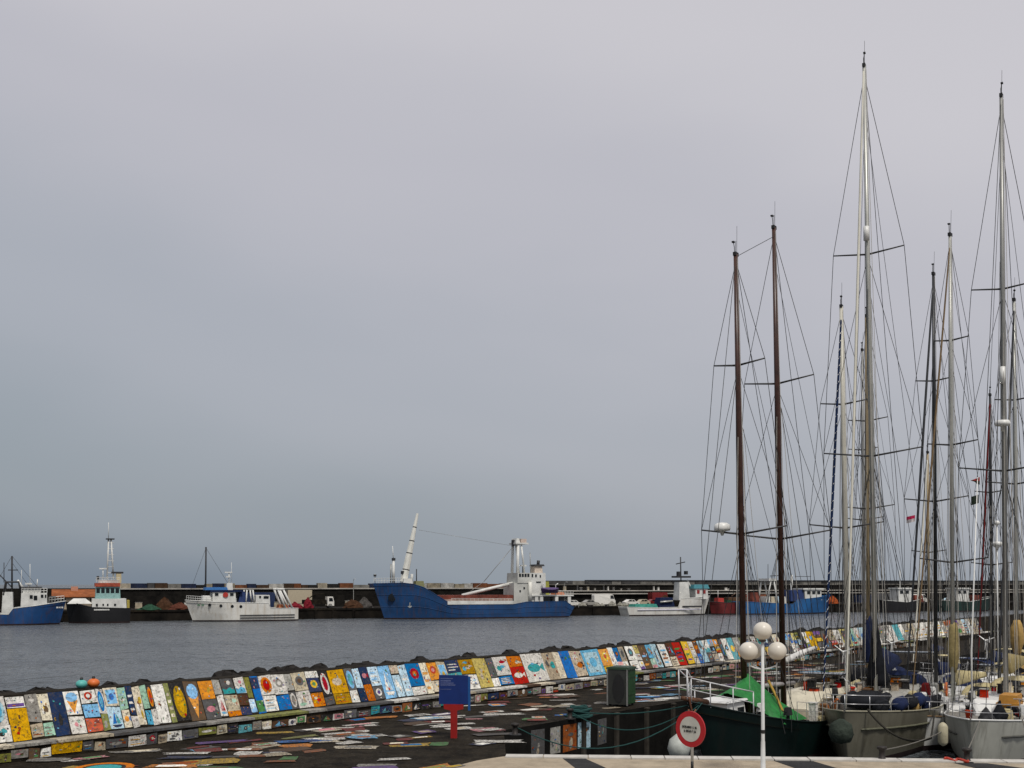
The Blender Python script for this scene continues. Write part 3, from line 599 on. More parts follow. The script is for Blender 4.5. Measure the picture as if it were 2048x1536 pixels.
M_spr = mat('dark_spreader', (.05, .05, .05), .5, .2)
M_halyard = mat('pale_halyard', (.42, .40, .36), .8)
def make_mast(root, xm, zd, zt, r, mt, spr, B, chain, stays, name='mast', rake=0, gear=True, wr=.013, radome=None):
    """spr: [(z, half length)]; chain: half breadth at the chainplates; stays: [(x,z)] foot points of fore/back stays"""
    top = Vector((xm + rake, 0, zt)); foot = Vector((xm, 0, zd - .05))
    at = lambda z: foot.lerp(top, (z - foot.z) / (top.z - foot.z))
    m = MB(); m.tube([foot, at(zd + (zt - zd) * .7), top], [r, r, r * .72], 10, ell=1.35); mast = m.build(name, mt, root, True)
    for z, hl in spr:
        c = at(z)
        for sd_ in (1, -1):
            m = MB(); m.tube([c, c + Vector((-.10 * hl, sd_ * hl, (.14 * hl)))], [.06, .04], 6, ell=.8); m.build('spreader', M_spr, root, True)
    sp = sorted(spr, key=lambda a: a[0])
    if sp: chain = max(chain, min(sp[0][1] * .98, B * .5 if B > 3 else 9))
    for sd_ in (1, -1):
        tips = [at(z) + Vector((-.10 * hl, sd_ * hl, (.14 * hl))) for z, hl in sp]
        ch = Vector((xm - .25, sd_ * chain, zd - .1))
        m = MB(); m.tube([ch] + tips + [at(zt - (zt - zd) * .015)], wr, 4); m.build('shroud', M_wire, root)
        lo = at(sp[0][0] - .12) if sp else at(zd + (zt - zd) * .6)
        for dx in (.7, -.9):
            m = MB(); m.tube([ch + Vector((dx, 0, 0)), lo], wr * .9, 4); m.build('shroud', M_wire, root)
        for i in range(len(sp) - 1):
            m = MB(); m.tube([tips[i], at(sp[i + 1][0] - .12)], wr * .85, 4); m.build('shroud', M_wire, root)
    for (sx, sz, tz) in stays:
        m = MB(); m.tube([Vector((sx, 0, sz)), at(tz if tz else zt - .08)], wr, 4); m.build('stay', M_wire, root)
    for sd_ in (1, -1):                                              # running backstays and lazy jacks
        for fz, dx, fy in ((.93, -5.2, .95), (.66, -4.2, .9), (.5, -3.0, .10), (.5, -1.8, .10)):
            m = MB(); m.tube([Vector((xm + dx, sd_ * chain * fy, zd - .05 if fy > .5 else zd + 1.3)), at(zd + (zt - zd) * fz)], wr * .75, 4); m.build('running_stay' if fy > .5 else 'lazy_jack', M_wire, root)
    for hx, hy in ((-.22, .10), (.16, -.12), (-.3, -.05), (.35, .35), (-.5, -.45), (.9, .15), (-1.3, .2)):       # halyards
        m = MB(); m.tube([Vector((xm + hx * 1.6, hy * 1.5, zd + .1)), at(zt - .2 if abs(hx) < .4 else zd + (zt - zd) * (.55 + .4 * abs(hy))) + Vector((hx * .25, hy * .3, 0))], wr * .85, 4); m.build('halyard', M_wire if (hx + hy) * 100 % 3 > 1 else M_halyard, root)
    if gear:
        m = MB(); m.box(top.x - .16, top.x + .14, -.07, .07, zt - .06, zt + .10); m.tube([top, top + Vector((-.05, 0, .62))], .014, 5); m.tube([top + Vector((.1, 0, 0)), top + Vector((.12, 0, .3)), top + Vector((.42, .1, .42))], .016, 5)
        m.box(top.x + .36, top.x + .5, .05, .15, zt + .40, zt + .46); m.tube([top + Vector((-.12, 0, .05)), top + Vector((-.14, .02, 1.3))], .008, 4); m.build('masthead_gear', M_black, root)
    return at
def furled(root, a, b, r, mt, stripe=None, nm='furled_sail'):
    n = 26; pts = [a.lerp(b, i / n) for i in range(n + 1)]
    rs = [r * (.55 + .6 * math.sin(math.pi * min(1, (1 - i / n) * .9 + .12))) for i in range(n + 1)]
    m = MB(); m.tube(pts, rs, 8); o = m.build(nm, mt, root, True)
    if stripe:
        m = MB(); t = (b - a).normalized(); e1_ = t.orthogonal().normalized(); e2_ = t.cross(e1_); q = []; k = 150; L = (b - a).length
        q = [a.lerp(b, .03 + .94 * i / k) + (e1_ * math.cos(i * L * .085) + e2_ * math.sin(i * L * .085)) * (r * 1.02 * (.55 + .6 * math.sin(math.pi * min(1, (1 - (.03 + .94 * i / k)) * .9 + .12)))) for i in range(k + 1)]
        m.tube(q, r * .33, 4); m.build('spiral_stripe', stripe, o)
    return o
def coachroof(root, x0, x1, hw, z0, h, mt, nwin=4, taper=.82):
    m = MB(); k = []
    for x, f in ((x0, 1), (x0 + .15, 1), (x1 - .9, .92), (x1, .62)):
        hh = h if x < x1 - .1 else h * .35
        k.append([(x, hw * f, z0 - .08), (x, hw * f * .93, z0 + hh * .8), (x, hw * f * .8, z0 + hh), (x, -hw * f * .8, z0 + hh), (x, -hw * f * .93, z0 + hh * .8), (x, -hw * f, z0 - .08)])
    m.rings(k); c = m.build('coachroof', mt, root)
    for i in range(nwin):
        xa = x0 + .35 + (x1 - x0 - 1.7) * i / max(1, nwin); xb = xa + (x1 - x0 - 1.7) / max(1, nwin) - .2
        for sd_ in (1, -1):
            m = MB(); y = lambda z: sd_ * (hw * (1 - .07 * ((z - z0 + .08) / (h * .8 + .08))) + .012)
            za, zb2 = z0 + h * .28, z0 + h * .66
            pts = [(xa, y(za), za), (xb, y(za) - sd_ * .02, za), (xb - .06, y(zb2) - sd_ * .02, zb2), (xa + .06, y(zb2), zb2)]
            m.add(pts + [(p[0], p[1] - sd_ * .03, p[2]) for p in pts], [(0, 1, 2, 3)[::sd_], (0, 4, 5, 1), (1, 5, 6, 2), (2, 6, 7, 3), (3, 7, 4, 0)]); m.build('window', M_glass, c)
    for xh in (x0 + (x1 - x0) * .35, x0 + (x1 - x0) * .62):
        m = MB(); m.box(xh - .28, xh + .28, -.26, .26, z0 + h - .03, z0 + h + .06, 0, .04, .04); m.build('hatch', M_glass, c)
    return c
def dodger(root, x, hw, z, mt, h=.85, l=1.3):
    m = MB(); rg = []
    for i, (dx, f, hh) in enumerate(((l, .9, .12), (l * .62, .97, h * .8), (l * .3, 1, h), (0, 1, h * .98))):
        rg.append([(x + dx, hw * f * math.cos(a), z + hh * (math.sin(a) ** .6 if math.sin(a) > 0 else 0)) for a in [math.pi * k / 10 for k in range(11)]])
    m.rings(rg, closed=False, cap=False); d = m.build('spray_hood', mt, root, True)
    m = MB(); m.add([(x + l * .80, -hw * .55, z + h * .47), (x + l * .80, hw * .55, z + h * .47), (x + l * .68, hw * .5, z + h * .78), (x + l * .68, -hw * .5, z + h * .78)], [(0, 1, 2, 3)]); m.build('window', M_glass, d)
def boom_cover(root, x0, z0, x1, z1, mt, spar, r=.24, hang=.3, nm='sail_cover'):
    m = MB(); m.tube([(x0, 0, z0), (x1, 0, z1)], .075, 8); m.build('boom', spar, root, True)
    n = 14; rg = []; rr_ = random.Random(int(x0 * 100) + 5)
    for i in range(n + 1):
        f = i / n; x = x0 + (x1 - x0) * (f * .97 + .005); z = z0 + (z1 - z0) * f; q = r * (1.25 - .75 * f) * rr_.uniform(.9, 1.1); up = hang * (1.7 - 1.35 * f)
        rg.append([(x, q * .35 * math.cos(a) if math.sin(a) > .3 else q * .75 * math.cos(a), z + (up * math.sin(a) if math.sin(a) > 0 else .13 * math.sin(a))) for a in [2 * math.pi * k / 10 for k in range(10)]])
    m = MB(); m.rings(rg); m.build(nm, mt, root, True)
def frame_at(B, d):            # world <-> boat
    ang = math.atan2(-d.y, -d.x); return ang
class Boat:
    def __init__(s, name, label, cat, bow, d, L, group=None):
        s.d = d.normalized(); s.L = L; s.ang = math.atan2(-s.d.y, -s.d.x); s.c = bow + s.d * (L / 2); s.c.z = 0
        s.root = thing(name, label, cat, s.c, s.ang, group); s.rot = Matrix.Rotation(-s.ang, 4, 'Z')
    def loc(s, p): return s.rot @ (Vector(p) - s.c)
    def wld(s, p): return Matrix.Rotation(s.ang, 4, 'Z') @ Vector(p) + s.c
    def px(s, x, y, off=0):      # photo pixel -> local point on the boat's centre plane (or a parallel one)
        n = Vector((-s.d.y, s.d.x, 0)); return s.loc(on_plane(x, y, s.c + n * off, s.d))
    def zat(s, y, xl):           # local height seen at pixel row y above local x on the centre line
        w_ = s.wld((xl, 0, 2)); return on_Y(1024, y, w_.y).z
    def half(s, pxw, xl, z):     # half length of a thing athwartships that spans pxw pixels
        p = s.wld((xl, 0, z)); n = Vector((-s.d.y, s.d.x, 0)); a, b = proj(p - n), proj(p + n); return pxw / abs(a[0] - b[0])
M_deck = mat('grey_deck', (.20, .19, .17), .7, var=.35, scale=1.5)
def std_hull(b, st, hullm, bootm=None, deckm=None, rail=None, strake=None, dk=.05):
    b.st = st; b.dk = dk
    m, d = hull_mesh(st, dk=dk); m.build('hull', [hullm, bootm or M_boot], b.root, True); d.build('deck', deckm or M_deck, b.root)
    for sd_ in (1, -1):
        m = MB(); m.tube([sheer(st, i / 24, sd_, .015) for i in range(25)], .035, 6); m.build('toe_rail', rail or M_teak, b.root, True)
    if strake:
        for sd_ in (1, -1):
            pts = []
            for i in range(25):
                t = strake[0] + (strake[1] - strake[0]) * i / 24; p = sheer(st, t, sd_); a = st[min(int(t * (len(st) - 1)), len(st) - 1)]
                g = strake[2]; p.z *= (1 - g); hw = a[4]; p.y = sd_ * (abs(p.y) + (hw - abs(p.y)) * g ** 1.4 + .01); p.x += (a[3] - a[0]) * g; pts.append(p)
            m = MB(); m.tube(pts, [.012] + [.05] * 23 + [.03], 6); m.build('rubbing_strake', strake[3], b.root, True)
def fender(p, lb, mt=None, h=.75, r=.15):
    f = thing('fender', lb, 'fender', p); m = MB(); m.lathe((0, 0, 0), [(.03, 0), (r * .7, .06), (r, .16), (r, h - .16), (r * .7, h - .05), (.04, h + .02)], 12); m.build('inflated_body', mt or M_white, f, True)
    m = MB(); m.tube([(0, 0, h - .02), (0, .0, h + .75)], .012, 5); m.build('lanyard', M_rope, f)
def rope(a, b, sag, lb, mt, r=.022, nm='mooring_rope'):
    m = MB(); m.tube(catenary(Vector(a), Vector(b), sag), r, 6); tag(m.build(nm, mt), lb, 'rope')

# ------------------------------------------------------------------ the schooner
D1 = Vector((.60, .80, 0))
b = Boat('schooner', 'dark green two-masted schooner with varnished wooden masts moored by the pier', 'sailing boat', on_z(1380, 1404, 3.15), D1, 15.5)
b.root.rotation_euler.x = R(1.0)
M_dg = mat('dark_green_hull', (.002, .009, .008), .45, var=.5, scale=.7, streak=(.01, .012, .01), spec=.25)
st = yacht_stations(15.5, 4.3, 3.15, 1.55, 1.75, 1.6, 1.0, .55)
std_hull(b, st, M_dg, deckm=M_teak, rail=M_dg, dk=.35)
sg_ = -1 if proj(b.wld((0, -1, 2)))[0] > proj(b.wld((0, 1, 2)))[0] else 1
xf, xm_ = b.px(1491, 1350).x, b.px(1569, 1350).x
spr = [(b.zat(1068, xf), b.half(172, xf, 8)), (b.zat(729, xf), b.half(103, xf, 14))]
ztf, ztm = b.zat(506, xf), b.zat(452, xm_)
atf = make_mast(b.root, xf, 1.6, ztf, .125, M_woodm, spr, 4.4, 2.0, [(7.4, 3.2, None), (7.0, 3.1, b.zat(729, xf)), (xm_ - 2.5, 2, None)], name='foremast', wr=.0145)
spr2 = [(b.zat(1078, xm_), b.half(190, xm_, 8)), (b.zat(766, xm_), b.half(140, xm_, 14))]
make_mast(b.root, xm_, 1.6, ztm, .125, M_woodm, spr2, 4.4, 2.0, [(-7.3, 1.9, None), (-7.0, 1.9, b.zat(766, xm_)), (xf + .3, 2.2, b.zat(1078, xm_) - .2)], name='mainmast', wr=.0145)
m = MB(); m.tube([(xf, 0, ztf - .1), (xm_, 0, ztm - .4)], .014, 4); m.build('stay', M_wire, b.root)
# radar scanner on the fore spreader
rz, rh = spr[0]; ps = 1 if proj(b.wld((xf, 1, rz)))[0] < proj(b.wld((xf, -1, rz)))[0] else -1
m = MB(); m.lathe((xf - .05, ps * rh * .46, rz + .18), [(.05, -.2), (.12, -.02), (.34, .02), (.36, .12), (.34, .28), (.2, .36), (.01, .38)], 16); m.build('radar_dome', M_white, b.root, True)
# bowsprit, anchor, rails
m = MB(); m.tube([(6.2, 0, 3.0), (8.3, 0, 3.35)], [.13, .08], 8); m.build('bowsprit', mat('worn_bowsprit', (.12, .06, .035), .7, var=.5), b.root, True)
m = MB(); m.tube([(8.2, .25, 3.35), (8.0, .28, 2.75)], .035, 6); m.tube([(7.7, .28, 2.85), (8.0, .28, 2.70), (8.3, .28, 2.9)], .04, 6); m.tube([(8.0, .05, 2.72), (8.0, .5, 2.72)], .03, 6); m.build('anchor', mat('rusty_iron', (.16, .07, .04), .8, var=.5), b.root)
m = MB()
for sd_ in (1, -1):
    q = [sheer(st, t, sd_, 0, .96) for t in (.80, .87, .94, .995)]
    m.tube([p + Vector((0, 0, .95)) for p in q] + [Vector((8.2, sd_ * .18, 4.45))], .026, 6); m.tube([p + Vector((0, 0, .5)) for p in q] + [Vector((8.1, sd_ * .18, 3.75))], .02, 6)
    for p in q: m.tube([p - Vector((0, 0, .05)), p + Vector((0, 0, .95))], .024, 6)
    m.tube([(8.2, sd_ * .18, 3.3), (8.2, sd_ * .18, 4.45)], .024, 6)
m.tube([(8.2, -.18, 4.45), (8.2, .18, 4.45)], .024, 6); m.build('pulpit', mat('white_painted_rail', (.6, .6, .6), .4), b.root, True)
rails(b.root, st, .08, .60, 9, h=.85, pul=False, push=True)
# deckhouse, hatches, lockers
xd1, xd0 = b.px(1590, 1390).x, b.px(1672, 1400).x
ch = coachroof(b.root, xd0, xd1, 1.25, 1.5, 1.15, mat('cream_deckhouse', (.62, .57, .44), .5, var=.2), 4)
xh1, xh0 = b.px(1424, 1400).x, b.px(1462, 1400).x
m = MB(); m.box(xh0, xh1, -.75, .75, 2.1, 2.95, 0, .08, .08); m.box(xh0 - .06, xh1 + .06, -.8, .8, 2.95, 3.02, 0, .04, .04); hb = m.build('fore_hatch', M_white, b.root)
for sd_ in (1, -1): m = MB(); m.box(xh0 + .25, xh0 + .75, sd_ * .70, sd_ * .76, 2.35, 2.7); m.build('window', M_glass, hb)
rr = random.Random(6)
for i in range(9):
    x = b.px(1560 + i * 14, 1400).x; y = ps * 0 + (-1 if proj(b.wld((0, -1, 2)))[0] > proj(b.wld((0, 1, 2)))[0] else 1) * rr.uniform(1.1, 1.75); h = rr.uniform(.5, 1.15)
    m = MB(); m.box(x - .16, x + .16, y - .18, y + .18, 1.2, 1.35 + h, 0, .02, .02); m.box(x - .17, x + .17, y - .19, y + .19, 1.35 + h + .001, 1.41 + h); m.build('deck_locker', [paint(rr.choice(['white', 'cream', 'beige', 'white', 'orange', 'rust']))], b.root)
# boards and cloths lashed along the near rail
rr = random.Random(41)
for i in range(30):
    t_ = .36 - .30 * i / 30; p = sheer(st, t_, sg_ if 'sg_' in globals() else 1, 0, .97); hh = rr.uniform(.55, .95)
    kc = rr.choice(['white', 'white', 'cream', 'orange', 'brown', 'rust', 'beige', 'dgrey', 'white'])
    m = MB(); m.box(-.07, .07, -.02, .02, -.2, hh); o = m.build('rail_board', paint(kc), b.root); o.location = p; o.rotation_euler = (rr.uniform(-.12, .12), rr.uniform(-.22, .22), 0)
for x0, x1, y0, y1, kc in ((1590, 1609, 1364, 1394, 'cream'), (1613, 1650, 1368, 1396, 'beige'), (1560, 1586, 1376, 1402, 'white')):
    a_, c_ = b.px(x0, y1, 1.2), b.px(x1, y1, 1.2); zt5 = b.px((x0 + x1) / 2, y0, 1.2).z; m = MB(); yy = a_.y
    n_ = 8; m.rings([[(a_.x + (c_.x - a_.x) * k / n_, yy + .03 * math.sin(k * 1.7), z_) for k in range(n_ + 1)] for z_ in (a_.z - .1, (a_.z + zt5) / 2, zt5)], closed=False, cap=False); m.build('weather_cloth', mat('cloth_' + kc, tuple(c * .8 for c in PAL[kc]), .85, var=.2, bump=.4, bscale=5), b.root)
# booms
p0, p1 = b.px(1573, 1322), b.px(1634, 1296)
m = MB(); m.tube([p0, p0.lerp(p1, .5) + Vector((0, 0, .03)), p1], [.13, .17, .11], 10); bc = m.build('sail_cover', mat('white_sail_cover', (.66, .65, .62), .7, var=.2), b.root, True)
m = MB(); ax = (p1 - p0).normalized(); nn = Vector((ax.y, -ax.x, 0)).normalized() * (1 if True else -1)
for i in range(9):
    c = p0.lerp(p1, .25 + i * .075)
    for sd_ in (1, -1): m.add([c + Vector((0, sd_ * .165, -.03)) + ax * a_ + Vector((0, 0, z_)) for a_, z_ in ((0, 0), (.09, 0), (.06, .1), (-.02, .08))], [(0, 1, 2, 3)[::-sd_]])
tag(m.build('lettering', M_sb, bc), kind='stuff')
m = MB(); m.tube([b.px(1530, 1372), b.px(1590, 1366)], .1, 8); m.build('fore_boom', mat('grey_boom', (.30, .28, .27), .5), b.root, True)
# green tarpaulin tent round the foremast
pk = b.px(1496, 1347); pf = b.px(1456, 1384); pa = b.px(1566, 1420); m = MB(); rg = []; rr = random.Random(13); K = 72
fold = [rr.uniform(.86, 1.12) for _ in range(K)]
for j in range(15):
    f = j / 14; ring = []
    for k in range(K):
        a = 2 * math.pi * k / K; ca, sa = math.cos(a), math.sin(a)
        bx = pk.x + (ca * (pf.x - pk.x) if ca > 0 else -ca * (pa.x - pk.x)); bz = 1.85 + (pf.z - 1.9) * ca ** 2 if ca > 0 else 1.85 + (ca * ca) * (pa.z - 1.9)
        g = f ** 1.02; w_ = 1 + (.25 + .75 * f) * (.085 * math.sin(9 * a + 1) + .06 * math.sin(17 * a + 2 + 2 * f) + .04 * math.sin(29 * a + 5 * f) + .05 * math.sin(4 * a))
        sg = -.10 * math.sin(math.pi * f)
        ring.append((pk.x + (bx - pk.x) * g * w_ + .02 * ca, 1.72 * sa * g * w_ + .02 * sa, pk.z + (bz - pk.z) * f + sg))
    rg.append(ring)
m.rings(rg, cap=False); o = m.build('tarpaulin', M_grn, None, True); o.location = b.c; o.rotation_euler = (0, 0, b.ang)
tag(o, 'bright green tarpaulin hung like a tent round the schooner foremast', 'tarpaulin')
m = MB(); q = b.wld((pk.x - .8, 0, 0)); sg_ = -1 if proj(b.wld((0, -1, 2)))[0] > proj(b.wld((0, 1, 2)))[0] else 1
m.tube([b.wld((pk.x - .95, sg_ * 1.35, 1.9)), b.wld((pk.x - .8, sg_ * .9, 3.0)), b.wld((pk.x - .75, sg_ * .6, 3.6))], .06, 6)
tag(m.build('paddle', mat('yellow_wood', (.5, .3, .05), .6)), 'yellow wooden oar leaning on the green tarpaulin', 'oar')
m = MB(); m.lathe((0, 0, 0), [(.03, 0), (.35, .12), (.45, .42), (.36, .75), (.12, .95), (.05, 1.0)], 16); o = m.build('round_fender', mat('grey_white_fender', (.42, .44, .40), .5, var=.3), None, True)
p = on_Y(1358, 1492, b.wld((7.2, 0, 0)).y - 1.5); o.location = p - Vector((0, 0, .5)); tag(o, 'large round grey white fender hanging at the schooner bow', 'fender')
m = MB(); m.tube([p + Vector((0, 0, .45)), b.wld((7.3, sg_ * .3, 3.1))], .02, 5); tag(m.build('fender_line', M_ropet), 'teal line holding the round fender at the schooner bow', 'rope')
bowp = b.wld((7.4, sg_ * .2, 3.1))
rope(b3, bowp, .9, 'teal rope hanging in a deep curve from schooner bow to the pier bollard', M_ropet)
rope(b3 + Vector((.15, .1, 0)), bowp + Vector((.1, .2, 0)), .25, 'teal rope drawn nearly straight from schooner bow to the pier bollard', M_ropet)
rope(b4, bowp + Vector((0, 0, -.1)), 1.2, 'long teal rope from schooner bow to the bollard at the pier corner', M_ropet)
m = MB(); m.lathe((0, 0, 0), [(.03, 0), (.38, .1), (.5, .4), (.42, .8), (.1, 1.0)], 14); o = m.build('rope_fender', mat('dark_rope_fender', (.035, .045, .035), .9, var=.5, bump=.8, bscale=8), None, True)
o.location = on_Y(1682, 1463, 43.2) - Vector((0, 0, .5)); tag(o, 'bulky dark rope fender between the schooner and the olive grey yacht', 'fender')

SCH = b
# ------------------------------------------------------------------ olive grey yacht with the tallest mast
D2 = Vector((.47, .88, 0))
b = Boat('sailing_yacht', 'large olive grey yacht with the tallest mast and a black sail cover', 'sailing boat', on_z(1690, 1423, 2.5), D2, 20)
M_og = mat('olive_grey_hull', (.125, .118, .088), .45, var=.35, scale=.35, streak=(.04, .035, .02))
st = yacht_stations(20, 5.3, 2.5, 1.75, 1.8, .75, 1.2, .7)
std_hull(b, st, M_og, strake=(.52, .955, .32, mat('strake_olive', (.11, .11, .07), .5)), rail=mat('olive_rail', (.30, .28, .2), .5))
xm_ = b.px(1754, 1380).x; zt = b.zat(128, xm_); b.root.rotation_euler.x = R(.75)
at = make_mast(b.root, xm_, 2.0, zt, .115, M_alu, [(b.zat(912, xm_), b.half(200, xm_, 12)), (b.zat(507, xm_), b.half(143, xm_, 20))], 5, 2.5, [(-9.8, 1.8, None), (6.0, 2.3, b.zat(545, xm_))], wr=.0145)
furled(b.root, Vector((9.6, 0, 2.6)), at(zt - .35) + Vector((.2, 0, 0)), .055, M_palem)
m = MB(); zr = b.zat(468, xm_); m.lathe((xm_ + .28, 0, zr - .35), [(.02, 0), (.14, .02), (.14, .68), (.02, .72)], 12); m.build('radar_reflector', M_white, b.root, True)
coachroof(b.root, -3.8, xm_ + 3.2, 1.5, 1.85, .75, mat('dull_coachroof', (.33, .32, .28), .5, var=.3), 5)
zc0, zc1 = b.zat(1372, xm_), b.zat(1238, xm_); n = 9; rr = random.Random(4)
m = MB(); m.rings([[(xm_ - .12 * (1 - f) - .05 + - .35 * (1 - f) ** 2 + (.13 + .62 * (1 - f) ** 1.5) * w2 * math.cos(q), (.13 + .42 * (1 - f) ** 1.5) * w2 * math.sin(q), zc0 + (zc1 - zc0) * f) for q in [2 * math.pi * k / 12 for k in range(12)] for w2 in [rr.uniform(.78, 1.2)]] for f in [i / n for i in range(n + 1)]])
m.build('sail_cover', M_blackc, b.root, True)
boom_cover(b.root, xm_ - .3, zc0 + .55, xm_ - 7.2, zc0 + .75, M_navyc, M_alud, .5, .85, nm='boom_cover')
rails(b.root, st, .10, .84, 9)
dodger(b.root, -4.6, 1.5, 2.3, M_navyc, .9, 1.5)
for i, (x, y) in enumerate(((6.6, .9), (5.4, 1.5), (4.3, 1.8), (3.2, 2.0))):
    sd_ = sg_; m = MB(); rr = random.Random(i); m.rings([[(x + (k_ - 2.5) * .3, sd_ * y + .38 * math.cos(q) * (1 - .12 * abs(k_ - 2.5)), 2.15 + .33 * (1 + math.sin(q)) * (1 - .12 * abs(k_ - 2.5)) * rr.uniform(.9, 1.1)) for q in [2 * math.pi * k / 10 for k in range(10)]] for k_ in range(6)])
    o = m.build('sail_bag', M_navyc if i % 2 else M_blackc, None, True); o.location = b.c; o.rotation_euler = (0, 0, b.ang)
    tag(o, ('navy' if i % 2 else 'black') + ' canvas sail bag lying on the foredeck of the olive grey yacht', 'sail bag', 'sail bags on the olive grey yacht')
# overturned rubber dinghy on the foredeck
m = MB(); q = [(4.2, -.75), (6.2, -.72), (7.1, -.35), (7.3, 0), (7.1, .35), (6.2, .72), (4.2, .75)]
m.tube([(x, y, 2.85) for x, y in q], .24, 10); m.rings([[(x, -y2, 2.95), (x, -y2 * .5, 3.12), (x, y2 * .5, 3.12), (x, y2, 2.95)] for x, y2 in ((4.2, .7), (6.2, .66), (7.0, .25))])
o = m.build('rubber_dinghy', M_blackc, None, True); o.location = b.c + Vector((0, 0, -.25)); o.rotation_euler = (0, 0, b.ang); tag(o, 'black rubber dinghy overturned on the foredeck of the olive grey yacht', 'dinghy')
# ventilators, hatch boxes and wind generator at the shrouds
for x, y, h, mt in ((2.6, 1.7, .9, M_creamc), (1.5, 2.0, .75, M_white), (.3, 2.0, 1.1, M_redc), (-1.0, 2.1, .8, M_white), (-2.2, 2.1, .9, M_alud)):
    m = MB(); m.box(x - .3, x + .3, sg_ * y - .22, sg_ * y + .22, 1.78, 1.8 + h, 0, .05, .05); m.box(x - .2, x + .2, sg_ * y - .15, sg_ * y + .15, 1.8 + h, 1.86 + h, 0, .03, .03); m.build('deck_box', mt, b.root)
pb_ = b.wld((8.8, sg_ * .7, 2.5)); pc_ = b.wld((5.0, sg_ * 2.2, 2.1))
rope(pb_, on_Y(1862, 1476, 42.0), .55, 'heavy dark mooring rope crossing the olive grey hull', mat('dark_rope', (.03, .028, .022), .9), .05)
rope(on_Y(1862, 1476, 42.0), b.wld((2.5, sg_ * 2.62, 1.9)), .05, 'dark rope tail rising from the crossing rope to the yacht rail', mat('dark_rope', (.03, .028, .022), .9), .04)
rope(b1, on_Y(1886, 1462, 44.5), .1, 'thin pale mooring line from the quay bollard to the olive grey yacht', M_rope, .02)
fender(on_Y(1886, 1492, 44.2), 'cream cylindrical fender hanging between the olive grey and white yachts', mat('cream_fender', (.42, .38, .26), .5), .95, .2)

OLV = b
# ------------------------------------------------------------------ white yacht at the right
D3 = Vector((.55, .835, 0))
b = Boat('sailing_yacht', 'white hulled yacht with orange box on its foredeck and a radar dome on the mast', 'sailing boat', on_z(1940, 1440, 2.25), D3, 18)
M_wh = mat('dull_white_hull', (.36, .36, .315), .4, var=.25, scale=.4, streak=(.07, .065, .045))
st = yacht_stations(18, 5.0, 2.25, 1.6, 1.7, .7, 1.2, .7)
std_hull(b, st, M_wh, strake=(.5, .90, .34, mat('strake_dark', (.06, .06, .05), .5)), rail=M_white)
xm_ = b.px(2012, 1390).x; zt = b.zat(192, xm_)
at = make_mast(b.root, xm_, 1.8, zt, .115, M_alud, [(b.zat(942, xm_), b.half(190, xm_, 11)), (b.zat(578, xm_), b.half(130, xm_, 18))], 5, 2.4, [(-8.8, 1.7, None), (8.6, 2.3, None), (5.5, 2.1, b.zat(578, xm_))], wr=.0145)
m = MB(); zr = b.zat(752, xm_); m.lathe((xm_ + .25, 0, zr - .42), [(.02, 0), (.13, .02), (.13, .82), (.02, .85)], 12); m.build('radar_reflector', M_white, b.root, True)
m = MB(); zr = b.zat(848, xm_); m.lathe((xm_ + .38, 0, zr - .1), [(.06, -.3), (.10, -.05), (.33, -.02), (.36, .08), (.30, .22), (.01, .25)], 16); m.build('radar_dome', M_white, b.root, True)
coachroof(b.root, -4, xm_ + 2.6, 1.5, 1.7, .7, M_white, 5); rails(b.root, st, .10, .86, 9)
boom_cover(b.root, xm_ - .25, 3.6, xm_ - 6.5, 3.8, M_khakic, M_alud, .32, .55)
dodger(b.root, -4.8, 1.5, 2.2, M_creamc, .9, 1.5)
p = b.px(2008, 1415, 0); m = MB(); m.box(p.x + .6, p.x + 2.2, sg_ * .5 - .45, sg_ * .5 + .45, 1.95, 2.75, 0, .08, .08); m.box(p.x + .55, p.x + 2.25, sg_ * .5 - .5, sg_ * .5 + .5, 2.3, 2.4); o = m.build('liferaft_case', mat('orange_tan_case', (.42, .20, .03), .6, var=.3)); o.location = b.c; o.rotation_euler = (0, 0, b.ang)
tag(o, 'orange tan liferaft case strapped to the foredeck of the white yacht', 'liferaft')
for i, (x, y, mt) in enumerate(((3.4, 1.3, M_white), (4.5, .9, M_blackc), (5.6, .8, M_creamc))):
    m = MB(); m.box(x - .35, x + .35, sg_ * y - .3, sg_ * y + .3, 1.9, 2.35, 0, .06, .06); m.box(x - .2, x + .2, sg_ * y - .2, sg_ * y + .2, 2.351, 2.42); m.build('deck_box', mt, b.root)
rope(b2, b.wld((8.6, sg_ * .3, 2.2)), .05, 'pale bow line from the quay bollard to the white yacht', M_rope, .022)
rope(b.wld((6.5, sg_ * 1.6, 2.1)), on_Y(2070, 1490, 40.5), .15, 'dark rope slanting down the white yacht hull', M_rope, .03)

WHT = b
